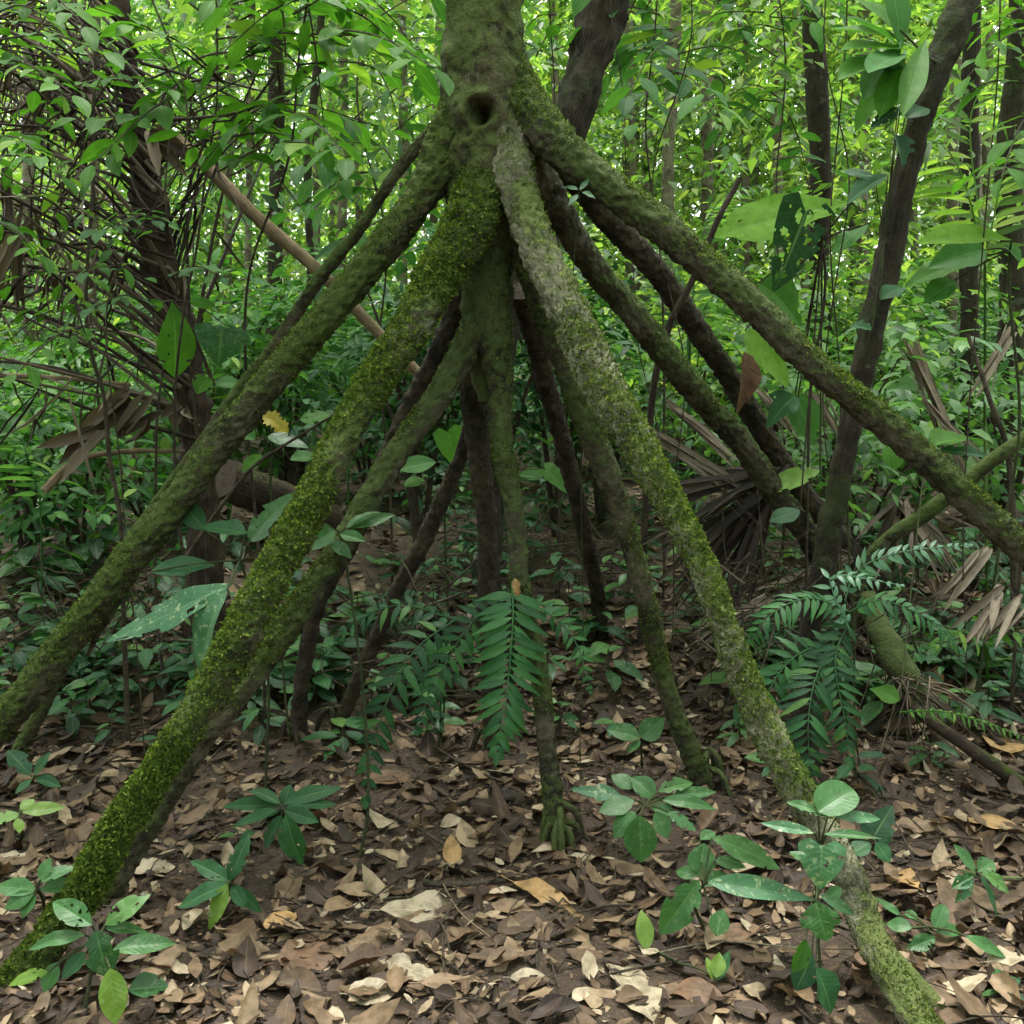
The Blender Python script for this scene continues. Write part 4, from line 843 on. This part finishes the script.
plant('large_leaf_plant', 'plant with a huge bright leaf above a dark tattered one, right of the palm', (820, 560, 4.2), [(852, 202, 716, 232, 58, 4.0, 'obov', 'sunny'), (758, 283, 812, 318, 48, 4.1, 'ovate', 'bright'), (745, 330, 792, 385, 48, 4.2, 'ovate', 'sunny'), (868, 224, 830, 250, 22, 4.0), (795, 395, 765, 425, 30, 4.2, 'ovate', 'teal'), (798, 398, 815, 445, 34, 4.2, 'ovate'), (820, 470, 760, 490, 24, 4.1), (800, 510, 770, 520, 20, 4.0, 'ellip', 'teal')], 'mid', cat='plant', group=BL, hub=(822, 240, 4.05), stem=.005, stemmat='twig')
plant('large_leaf_plant', 'plant holding one big horizontal bright leaf near the right edge', (985, 600, 4.0), [(1012, 240, 920, 230, 32, 3.8, 'obov', 'sunny'), (985, 250, 930, 262, 34, 4.0, 'ovate', 'mid'), (965, 265, 905, 275, 30, 4.1, 'ovate', 'bright'), (955, 280, 925, 300, 24, 4.1), (1005, 245, 1020, 262, 16, 3.9)], 'mid', cat='plant', group=BL, hub=(1010, 250, 3.9), stem=.005)
plant('large_leaf_plant', 'low plant with bright round leaves below the right root', (940, 545, 4.4), [(932, 445, 970, 435, 34, 4.3, 'ovate', 'bright'), (925, 440, 905, 425, 20, 4.3), (895, 470, 892, 440, 22, 4.3, 'ellip', 'bright'), (935, 460, 930, 490, 24, 4.3), (940, 450, 990, 455, 16, 4.3, 'ellip', 'teal'), (900, 700, 870, 688, 24, 3.6, 'lance', 'bright')], 'mid', cat='plant', group=BL)
# tattered dark leaf, its own plant's leaf is pierced
def tattered():
    T = templ('heart', 34, 25); co, Q, uv = T
    cc = uv[Q].mean(1); nz = fbm(np.column_stack([cc * [1.0, 1.6], np.zeros(len(cc))]), 5.5, 2)
    keep = (nz < .42) | (np.abs(cc[:, 0] - .5) < .03)
    mb = MB(); A, E = P(806, 212, 3.7), P(778, 288, 3.65)
    leaves(mb, (co, Q[keep], uv), A, E - A, np.array([.2, -1, .5]), np.linalg.norm(E - A) * 1.05, .19, .35, .15, wave=.03)
    tube(mb, [P(822, 240, 4.05), P(812, 212, 3.95), A], [.004, .003, .003], step=.03, nseg=6)
    tag(mb.build('tattered_leaf', M['tatter']), 'dark green insect-eaten leaf hanging under the huge bright leaf', 'leaf')
tattered()
# umbrella of long leaves up the sapling
t = thing('epiphyte', 'cluster of long drooping leaves growing on the leaning sapling near the top right', 'plant', P(935, 62, 3.62))
mb = MB(); H = P(935, 62, 3.62); tube(mb, [P(948, 50, 3.66), H, P(900, 30, 3.55)], [.006, .005, .003], step=.02, nseg=6); mb.build('stem', M['stem'], t)
for k, (tx, ty, Y, w) in enumerate([(850, 10, 3.5, 24), (842, 40, 3.45, 26), (838, 70, 3.4, 28), (862, 95, 3.5, 26), (880, 110, 3.4, 22), (860, -10, 3.7, 22), (895, -25, 3.6, 22), (905, 105, 3.3, 20), (850, 130, 3.6, 20), (870, 60, 3.3, 26), (830, 20, 3.7, 22)]):
    A = P(925 + rng.uniform(-25, 5), 45 + rng.uniform(-10, 15), 3.58); E = P(tx, ty, Y); mb = MB()
    leaves(mb, templ('obov', 12, 5), A, E - A, np.array([0, -.5, 1.]), np.linalg.norm(E - A), w * 3.5 / F * 1.2, .3, .1, wave=.02); mb.build('leaf', M['bright' if k % 3 else 'mid'], t)
plant('epiphyte', 'dark pointed leaves hugging the leaning sapling at mid height', (870, 640, 3.6), [(898, 108, 868, 128, 16, 3.5, 'lance'), (905, 118, 930, 105, 20, 3.5), (895, 135, 905, 165, 34, 3.5, 'ovate'), (888, 175, 846, 198, 22, 3.5), (875, 180, 845, 165, 20, 3.52), (905, 70, 880, 68, 14, 3.5, 'lance'), (880, 300, 905, 280, 18, 3.5), (872, 330, 850, 322, 14, 3.5)], 'teal', cat='plant', hub=(884, 240, 3.55), stem=.003, group=BL)
plant('epiphyte', 'small leaves rooted in the fork of the right stilt roots', (585, 640, 3.5), [(578, 190, 560, 182, 6, 3.2, 'lance'), (580, 190, 590, 178, 6, 3.2, 'lance'), (578, 194, 568, 205, 6, 3.2, 'lance'), (582, 192, 596, 196, 6, 3.2, 'lance')], 'teal', cat='plant', hub=(580, 193, 3.25), stem=.0015, group=BL)

# ------------------------------------------------------------------ bright saplings on the upper left
def sapling(label, stem, branches, L=.13, mat='bright', name='sapling', ratio=.42, T=templ('ellip', 6, 5), density=12, r0=.008, group='leafy saplings overhanging the clearing'):
    pts = [P(q[0] + (rng.uniform(-14, 14) if 0 < i_ < len(stem) - 1 else 0), *q[1:]) for i_, q in enumerate(stem)]; b = pts[-1]; g = gp(b[0], b[1], -.03)
    t = thing(name, label, 'sapling', gp(b[0], b[1]), group)
    sm = MB(); wp = wiggle(pts + [g], .06); tube(sm, wp, np.linspace(r0 * .35, r0 * .9, len(wp)), step=.03, nseg=8, rough=.1, rs=20)
    fb = MB()
    for br in branches:
        q = np.array([P(*s) for s in br]); c, *_ = tube(sm, q, np.linspace(.004, .0015, len(q)), step=.03, nseg=5)
        ln = np.linalg.norm(np.diff(c, axis=0), axis=1).sum(); n = max(4, int(ln * density))
        i = np.linspace(len(c) * .15, len(c) - 1, n).astype(int); tt = norm(np.gradient(c, axis=0))[i]
        s = np.where(np.arange(n) % 2, 1, -1)[:, None]; x = norm(np.cross(tt, [0, 0, 1.])) * s
        a = rng.uniform(.5, 1.2, n)[:, None]; a[-1] = 0
        d = tt * np.cos(a) + x * np.sin(a) + np.array([0, 0, -.08]) + rng.normal(0, .14, (n, 3))
        l = L * rng.uniform(.7, 1.2, n)
        leaves(fb, T, c[i] + d * .012, d, np.array([0, .1, 1.]) + rng.normal(0, .28, (n, 3)), l, l * ratio, .2, .2, wave=.03)
    sm.build('stem', M['twig'], t); fb.build('foliage', M[mat], t)
def rb(x0, y0, Y0, n, dx, dy, ln=(90, 180), dY=.7):
    r = []
    for k in range(n):
        a = rng.uniform(*dx); b_ = rng.uniform(*dy); Y1 = Y0 + rng.uniform(-dY, dY * .5)
        l = rng.uniform(*ln); q = math.hypot(a, b_); a, b_ = a / q * l, b_ / q * l
        sx, sy = x0 + rng.uniform(-12, 12), y0 + rng.uniform(-60, 60)
        r.append([(sx, sy, Y0), (sx + a * .5, sy + b_ * .5 - 8, (Y0 + Y1) / 2), (sx + a, sy + b_ + 8, Y1)])
    return r
sapling('sapling with a dark thin stem and broad bright leaves left of the palm', [(215, -60, 3.7), (218, 20, 3.7), (215, 100, 3.7), (212, 170, 3.7), (208, 240, 3.72), (190, 300, 3.75), (186, 400, 3.8), (188, 520, 3.8)],
        rb(216, 40, 3.7, 9, (-1, 1), (-.5, .3), (80, 170)) + rb(214, 120, 3.7, 7, (-.3, 1), (-.4, .2), (80, 170)) + [[(212, 160, 3.7), (180, 90, 3.6), (130, 20, 3.5), (95, -10, 3.4)], [(210, 165, 3.7), (235, 140, 3.6), (262, 110, 3.5)], [(210, 150, 3.7), (160, 120, 3.5), (80, 118, 3.3)]], L=.115, density=17)
sapling('sapling with the large translucent leaves nearest the palm trunk', [(330, -120, 3.5), (320, -30, 3.5), (300, 60, 3.6), (285, 160, 3.7), (270, 280, 3.9), (262, 430, 4.0), (260, 560, 4.0)],
        rb(318, -10, 3.5, 11, (-1, 1), (-.2, .5), (70, 140)) + rb(295, 60, 3.55, 7, (-1, 1), (-.3, .4), (70, 130)), L=.12, density=16)
sapling('thin green-stemmed sapling inside the dead palm thicket', [(85, -40, 3.9), (78, 60, 3.9), (72, 120, 3.9), (80, 250, 3.9), (88, 340, 3.9), (92, 400, 3.9), (100, 460, 3.9), (117, 545, 3.9)],
        rb(75, 40, 3.9, 8, (-1, 1), (-.4, .4), (70, 150)) + rb(78, 160, 3.9, 6, (-1, 1), (-.3, .4), (60, 120)) + rb(86, 270, 3.9, 6, (-1, 1), (-.2, .5), (50, 100)), L=.09, r0=.012, density=15)
sapling('spindly sapling with small leaves at the far left edge', [(-10, -60, 3.4), (-20, 100, 3.4), (-30, 300, 3.5), (-30, 500, 3.6)], rb(-15, 20, 3.4, 7, (.3, 1), (-.2, .5), (60, 130)) + rb(-22, 200, 3.4, 5, (.3, 1), (0, .6), (50, 110)), L=.09, density=16)
sapling('thin sapling with yellowish leaves in front of the dead palm trunk', [(170, 130, 4.1), (168, 200, 4.1), (160, 280, 4.1), (158, 400, 4.1), (160, 560, 4.2)], rb(168, 180, 4.1, 6, (-1, 1), (-.2, .4), (60, 110)) + rb(162, 290, 4.1, 6, (-1, 1), (-.2, .4), (50, 100)), L=.09, mat='mid')
sapling('sapling with glossy leaves behind the upper left root', [(372, -60, 5.0), (376, 60, 5.0), (384, 180, 5.0), (388, 300, 5.1), (392, 500, 5.2)], rb(376, 40, 5.0, 8, (-1, .6), (-.3, .5), (60, 110)) + rb(384, 170, 5.0, 9, (-1, .3), (-.2, .5), (60, 110)), L=.15, mat='mid')
sapling('slim sapling with bright leaves between the trunk and dark tree', [(545, -60, 5.6), (548, 60, 5.6), (556, 240, 5.6), (560, 480, 5.6)], rb(546, 30, 5.6, 8, (-.6, 1), (-.3, .5), (40, 90)), L=.13)
sapling('sapling with hanging bright leaves right of the dark tree', [(668, -80, 5.0), (664, 40, 5.0), (655, 150, 5.0), (660, 320, 5.1), (665, 480, 5.2)], rb(666, 0, 5.0, 10, (-1, 1), (-.2, .5), (50, 110)) + rb(660, 60, 4.8, 5, (-1, 1), (0, .5), (40, 80)), L=.16, mat='mid')
sapling('leafy sapling overhanging the top right corner', [(1040, -60, 3.9), (1035, 80, 3.9), (1030, 250, 4.0), (1032, 450, 4.0)], rb(1036, 0, 3.9, 7, (-1, -.2), (-.3, .6), (50, 110)) + rb(1032, 120, 3.9, 5, (-1, -.2), (-.2, .5), (40, 80)), L=.12)
sapling('sapling with narrow leaves left of the leaning sapling top', [(770, -80, 5.5), (776, 60, 5.5), (782, 200, 5.5), (790, 420, 5.5)], rb(774, 10, 5.5, 10, (-1, 1), (-.3, .5), (50, 100)) + rb(780, 130, 5.5, 6, (-1, 1), (-.1, .5), (40, 80)), L=.14, mat='mid')
# pinnate palmlets right edge and centre-right
def fern(name, label, base, fr, mat, cat='fern', group=None, plen=.1, pw=.026, pairs=16, rach=.003, **k):
    b = gp(P(*base)[0], base[2]) if len(base) == 3 else G(*base)
    t = thing(name, label, cat, b, group)
    for f in fr:
        mm = mat; kk = dict(plen=plen, pw=pw, pairs=pairs); kk.update(k)
        if isinstance(f, tuple): f, ex = f; mm = ex.pop('mat', mat); kk.update(ex)
        pts = [P(*q) for q in f]
        mb = MB(); frond(mb, pts, kk.pop('pairs'), kk.pop('plen'), kk.pop('pw'), rach=rach, **kk)
        st = pts[0]
        if np.linalg.norm(st - b) > .05: tube(mb, [b - [0, 0, .02], (b + st) / 2 + [0, .02, .03], st], [rach * 1.3, rach * 1.2, rach], step=.03, nseg=6)
        mb.build('frond', M[mm], t)
    return t
UPC = (0, -1.0, .45)
fern('fern', 'hanging fern frond with a tiny dead leaf on it in front of the central root', (512, 700, 4.0), [
  ([(512, 582, 3.15), (513, 620, 3.08), (508, 680, 3.02), (502, 722, 2.98), (497, 756, 2.95)], dict(pairs=24, plen=.145, pw=.031, up=UPC, ang=68, sag=.05, base=.65, tip=.2)),
  ([(515, 600, 3.2), (545, 610, 3.2), (575, 640, 3.15), (590, 690, 3.1)], dict(pairs=12, plen=.06, pw=.02, up=UPC)),
  ([(505, 600, 3.25), (470, 625, 3.2), (445, 665, 3.15), (432, 700, 3.1)], dict(pairs=12, plen=.09, pw=.028, up=UPC, mat='teal'))], 'fern')
mb = MB(); leaves(mb, templ('torn', 8, 5), P(515, 578, 3.0), P(518, 597, 2.98) - P(515, 578, 3.0), np.array([0, -1, .3]), .055, .035, .4, .2, wave=.1)
tag(mb.build('fallen_leaf', M['litterorange']), 'tiny orange dead leaf caught on the hanging fern', 'dead leaf')
fern('fern', 'dark fern with broad pinnae left of the hanging fern', (440, 700, 3.9), [
  ([(455, 620, 3.35), (415, 650, 3.2), (388, 700, 3.1), (372, 750, 3.05), (366, 800, 3.0)], dict(pairs=15, plen=.105, pw=.034, up=UPC, ang=62)),
  ([(440, 650, 3.3), (430, 690, 3.2), (418, 730, 3.15)], dict(pairs=9, plen=.08, pw=.03, up=UPC)),
  ([(455, 620, 3.4), (400, 605, 3.4), (350, 625, 3.4), (330, 650, 3.4)], dict(pairs=12, plen=.09, pw=.03, up=(0, -.5, 1)))], 'teal')
fern('fern', 'large blue-green fern with many fronds below the sapling on the right', (850, 700, 3.95), [
  ([(835, 640, 3.4), (815, 680, 3.25), (808, 730, 3.15), (812, 785, 3.1)], dict(pairs=20, plen=.14, pw=.03, up=UPC, ang=70, mat='teal')),
  ([(850, 620, 3.4), (835, 660, 3.3), (845, 720, 3.2), (850, 760, 3.15)], dict(pairs=18, plen=.11, pw=.026, up=UPC, mat='teal')),
  ([(850, 612, 3.4), (810, 598, 3.35), (770, 615, 3.3), (745, 650, 3.3)], dict(pairs=18, plen=.09, pw=.024, up=(0, -.6, 1))),
  ([(850, 612, 3.4), (880, 600, 3.35), (930, 620, 3.3), (960, 650, 3.25)], dict(pairs=18, plen=.08, pw=.022, up=(0, -.6, 1))),
  ([(845, 600, 3.5), (858, 570, 3.5), (900, 552, 3.45), (968, 545, 3.4)], dict(pairs=17, plen=.065, pw=.022, up=(0, -.8, .8), mat='fernpale')),
  ([(850, 630, 3.35), (830, 585, 3.4), (840, 575, 3.4), (900, 585, 3.3)], dict(pairs=13, plen=.06, pw=.022, up=(0, -.5, 1), mat='fernpale')),
  ([(830, 640, 3.4), (790, 660, 3.3), (765, 700, 3.25), (760, 740, 3.2)], dict(pairs=13, plen=.10, pw=.032, up=UPC))], 'fern')
fern('fern', 'low bright frond along the ground at the right edge', (930, 740), [([(900, 712, 3.35), (945, 712, 3.3), (1000, 728, 3.2), (1040, 745, 3.15)], dict(pairs=20, plen=.045, pw=.012, up=(0, -.3, 1)))], 'bright')
fern('fern', 'small bright herb with drooping narrow leaves at the right edge', (990, 700), [([(985, 640, 3.6), (960, 632, 3.5), (935, 645, 3.4)], dict(pairs=5, plen=.1, pw=.03, up=(0, -.3, 1))), ([(988, 640, 3.6), (1010, 632, 3.55), (1040, 645, 3.5)], dict(pairs=5, plen=.1, pw=.03, up=(0, -.3, 1))), ([(985, 638, 3.6), (985, 620, 3.6), (1000, 615, 3.6)], dict(pairs=4, plen=.08, pw=.026))], 'bright')
PL = 'young palms behind the roots'
fern('young_palm', 'arching pinnate frond rising left of the short broken branch', (690, 560, 6.0), [([(690, 330, 6.0), (700, 240, 6.0), (725, 195, 5.9), (760, 185, 5.8)], dict(pairs=22, plen=.26, pw=.03)), ([(688, 330, 6.0), (670, 260, 6.1), (640, 240, 6.2)], dict(pairs=18, plen=.26, pw=.03)), ([(690, 330, 6.0), (720, 290, 5.8), (750, 300, 5.6)], dict(pairs=18, plen=.24, pw=.03))], 'far2', cat='palm', group=PL, rach=.006, sag=.35)
fern('young_palm', 'young palm with bright striped fronds right of the leaning sapling', (990, 560, 5.2), [([(985, 260, 5.2), (960, 170, 5.1), (930, 140, 5.0), (890, 150, 4.9)], dict(pairs=16, plen=.3, pw=.04)), ([(985, 260, 5.2), (1010, 150, 5.2), (1040, 120, 5.2)], dict(pairs=14, plen=.3, pw=.04)), ([(985, 255, 5.2), (970, 130, 5.3), (985, 80, 5.3)], dict(pairs=14, plen=.26, pw=.04))], 'far', cat='palm', group=PL, rach=.006, sag=.5)
fern('young_palm', 'young palm with fine fronds behind the left root', (350, 560, 6.2), [([(345, 380, 6.2), (320, 300, 6.1), (285, 290, 6.0)], dict(pairs=18, plen=.2, pw=.022)), ([(345, 380, 6.2), (365, 300, 6.2), (400, 280, 6.1)], dict(pairs=18, plen=.2, pw=.022)), ([(345, 380, 6.2), (340, 290, 6.3), (330, 250, 6.3)], dict(pairs=18, plen=.2, pw=.022))], 'far2', cat='palm', group=PL, rach=.005, sag=.4)
fern('young_palm', 'young palm fronds at the left edge below the thicket', (40, 620, 4.9), [([(40, 500, 4.9), (20, 440, 4.8), (-20, 430, 4.7)], dict(pairs=14, plen=.2, pw=.03)), ([(40, 500, 4.9), (60, 450, 4.9), (90, 440, 4.8)], dict(pairs=14, plen=.2, pw=.03))], 'far2', cat='palm', group=PL, rach=.004, sag=.3)

# ------------------------------------------------------------------ auto seedlings and undergrowth between the hand-placed ones
def small(x, y, hpx, n, Lpx, mat, what, group='small plants on the forest floor'):
    b = G(x, y); Y = b[1]; k = Y / F
    t = thing('small_plant', where(x, y - hpx * .6, what), 'plant', b, group)
    sm, fb = MB(), MB(); h = hpx * k; top = b + [rng.normal(0, .1) * h, rng.normal(0, .1) * h, h]
    tube(sm, [b - [0, 0, .02], (b + top) / 2, top], [.003, .0025, .002], step=.03, nseg=5)
    a = np.arange(n) * 2.4 + rng.random(); s = rng.uniform(.45, 1, n); s[-1] = 1
    P0 = b + (top - b) * s[:, None]; d = np.stack([np.cos(a), np.sin(a), rng.uniform(-.35, .25, n)], 1)
    L = Lpx * k * rng.uniform(.7, 1.2, n)
    leaves(fb, templ('ellip', 8, 5), P0 + d * L[:, None] * .12, d, np.array([0, -.2, 1.]) + rng.normal(0, .15, (n, 3)), L, L * rng.uniform(.34, .48), .2, .2, wave=.03)
    for p, q, l in zip(P0, d, L): tube(sm, [p, p + q * l * .14], [.0015, .0012], step=.05, nseg=4)
    sm.build('stem', M['stem'], t); fb.build('foliage', M[mat], t)
spots = [(40, 600, 60, 9, 50), (95, 585, 70, 9, 46), (150, 600, 50, 8, 46), (15, 650, 60, 9, 48), (65, 690, 40, 8, 36), (150, 690, 46, 8, 40), (90, 720, 36, 7, 34), (130, 660, 60, 8, 36), (210, 690, 60, 9, 38), (250, 720, 40, 7, 34),
  (330, 690, 60, 9, 34), (370, 640, 50, 9, 34), (300, 650, 70, 8, 34), (420, 640, 50, 8, 30), (455, 700, 60, 8, 36), (440, 750, 50, 7, 30), (570, 650, 60, 9, 32), (560, 600, 50, 8, 28), (610, 690, 50, 8, 36), (600, 650, 40, 8, 30),
  (640, 640, 50, 8, 28), (560, 740, 40, 7, 26), (725, 660, 50, 9, 38), (750, 720, 60, 9, 44), (740, 650, 40, 8, 34), (780, 800, 40, 6, 34), (700, 640, 40, 7, 28), (880, 700, 46, 8, 38), (960, 680, 50, 8, 36), (1000, 660, 40, 7, 34),
  (930, 770, 30, 6, 26), (1010, 700, 40, 7, 34), (860, 790, 36, 6, 34), (180, 560, 50, 8, 38), (230, 560, 40, 8, 34), (20, 560, 60, 9, 44), (60, 530, 60, 9, 40), (120, 530, 50, 8, 36), (395, 560, 50, 8, 30), (520, 570, 40, 8, 26),
  (640, 570, 40, 7, 24), (900, 600, 50, 8, 34), (950, 590, 40, 7, 30), (1000, 1000, 16, 4, 26), (620, 745, 24, 5, 24), (550, 700, 60, 8, 32), (240, 850, 20, 4, 20), (160, 760, 24, 5, 22)]
for k in range(110):
    while True:
        x, y = (rng.uniform(-10, 1034), rng.uniform(575, 740)) if k < 62 else (rng.uniform(-10, 450) if k % 3 else rng.uniform(690, 1034), rng.uniform(640, 755))
        if not (430 < x < 740 and y > 660): break
    spots.append((x, y, rng.uniform(18, 60), int(rng.integers(5, 12)), rng.uniform(18, 38)))
for i, (x, y, h, n, L) in enumerate(spots):
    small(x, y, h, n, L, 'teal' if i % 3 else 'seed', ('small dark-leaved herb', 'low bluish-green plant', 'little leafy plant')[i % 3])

mb = MB()
for k in range(620):
    zx, zy, zY, sx, sy = [(420, 640, 4.4, 90, 60), (760, 610, 4.1, 60, 50), (100, 640, 4.6, 150, 60), (900, 640, 4.3, 110, 60), (560, 560, 5.4, 80, 30)][k % 5]
    a = P(zx + rng.normal(0, sx * .5), zy + rng.normal(0, sy * .5), zY + rng.normal(0, .25)); a[2] = max(a[2], float(hgt(a[0], a[1])) + .02)
    dd = norm(rng.normal(0, 1, 3) * [1, .6, .7]); l = rng.uniform(.1, .5); e = a + dd * l; e[2] = max(e[2], float(hgt(e[0], e[1])) + .01)
    r0 = rng.uniform(.0015, .005); tube(mb, [a, (a + e) / 2 + rng.normal(0, .03, 3), e], [r0, r0 * .8, r0 * .4], step=.05, nseg=5)
tag(mb.build('brushwood', M['twig']), 'tangle of thin dead twigs lying around and behind the stilt roots', 'brushwood', kind='stuff')

# ------------------------------------------------------------------ lianas
for i, (x0, x1, y1, Y, lab) in enumerate([(693, 688, 300, 4.0, 'hanging thread-thin liana right of the dark tree'), (858, 838, 330, 3.9, 'left one of a pair of hanging lianas by the sapling top'), (864, 846, 300, 3.95, 'right one of a pair of hanging lianas by the sapling top'),
        (992, 960, 420, 3.8, 'long thin liana hanging right of the sapling'), (640, 634, 160, 4.2, 'liana hanging close to the dark tree'), (508, 560, 0, 4.0, ''), (150, 120, 250, 3.3, 'thin liana crossing the dead palm thicket')]):
    if not lab: continue
    mb = MB(); tube(mb, wiggle([P(x0 + 10, -500, Y + .3), P(x0 + 2, -80, Y), P((x0 + x1) / 2 + 3, y1 * .5, Y), P(x1, y1, Y), P(x1 + 3, y1 + 260, Y + .1), gp(P(x1, 600, Y)[0], Y + .1)], .16), .0025, step=.05, nseg=6, rough=.1)
    tag(mb.build('liana', M['twig']), lab, 'liana', 'hanging lianas')

# ------------------------------------------------------------------ light
w = bpy.data.worlds.new('World'); scene.world = w; w.use_nodes = True
nt = w.node_tree; nt.nodes.clear()
sky = nt.nodes.new('ShaderNodeTexSky'); sky.sky_type = 'NISHITA'; sky.sun_disc = False
EL, AZ = R(77), R(-12)
sky.sun_elevation = EL; sky.sun_rotation = AZ; sky.dust_density = 4.0; sky.air_density = 1.0
hs = nt.nodes.new('ShaderNodeHueSaturation'); hs.inputs['Saturation'].default_value = .18
bgn = nt.nodes.new('ShaderNodeBackground'); bgn.inputs[1].default_value = .15
ow = nt.nodes.new('ShaderNodeOutputWorld')
nt.links.new(sky.outputs[0], hs.inputs['Color']); nt.links.new(hs.outputs[0], bgn.inputs[0]); nt.links.new(bgn.outputs[0], ow.inputs[0])
sl = bpy.data.lights.new('sun', 'SUN'); sl.energy = 1.5; sl.angle = R(12); sl.color = (1, .96, .88)
so = bpy.data.objects.new('sun', sl); C.objects.link(so)
d = np.array([math.sin(AZ) * math.cos(EL), math.cos(AZ) * math.cos(EL), math.sin(EL)])
import mathutils
so.rotation_euler = mathutils.Vector(d).to_track_quat('Z', 'Y').to_euler(); so.location = (0, 0, 12)

vs = scene.view_settings; vs.view_transform = 'Standard'; vs.look = 'None'; vs.exposure = 2.35; vs.gamma = 1.0
cy = scene.cycles
scene.render.engine = 'CYCLES'
cy.use_denoising = True; cy.max_bounces = 8; cy.diffuse_bounces = 4; cy.glossy_bounces = 2; cy.transmission_bounces = 4; cy.transparent_max_bounces = 4
cy.caustics_reflective = False; cy.caustics_refractive = False
cy.use_adaptive_sampling = True; cy.adaptive_threshold = .02
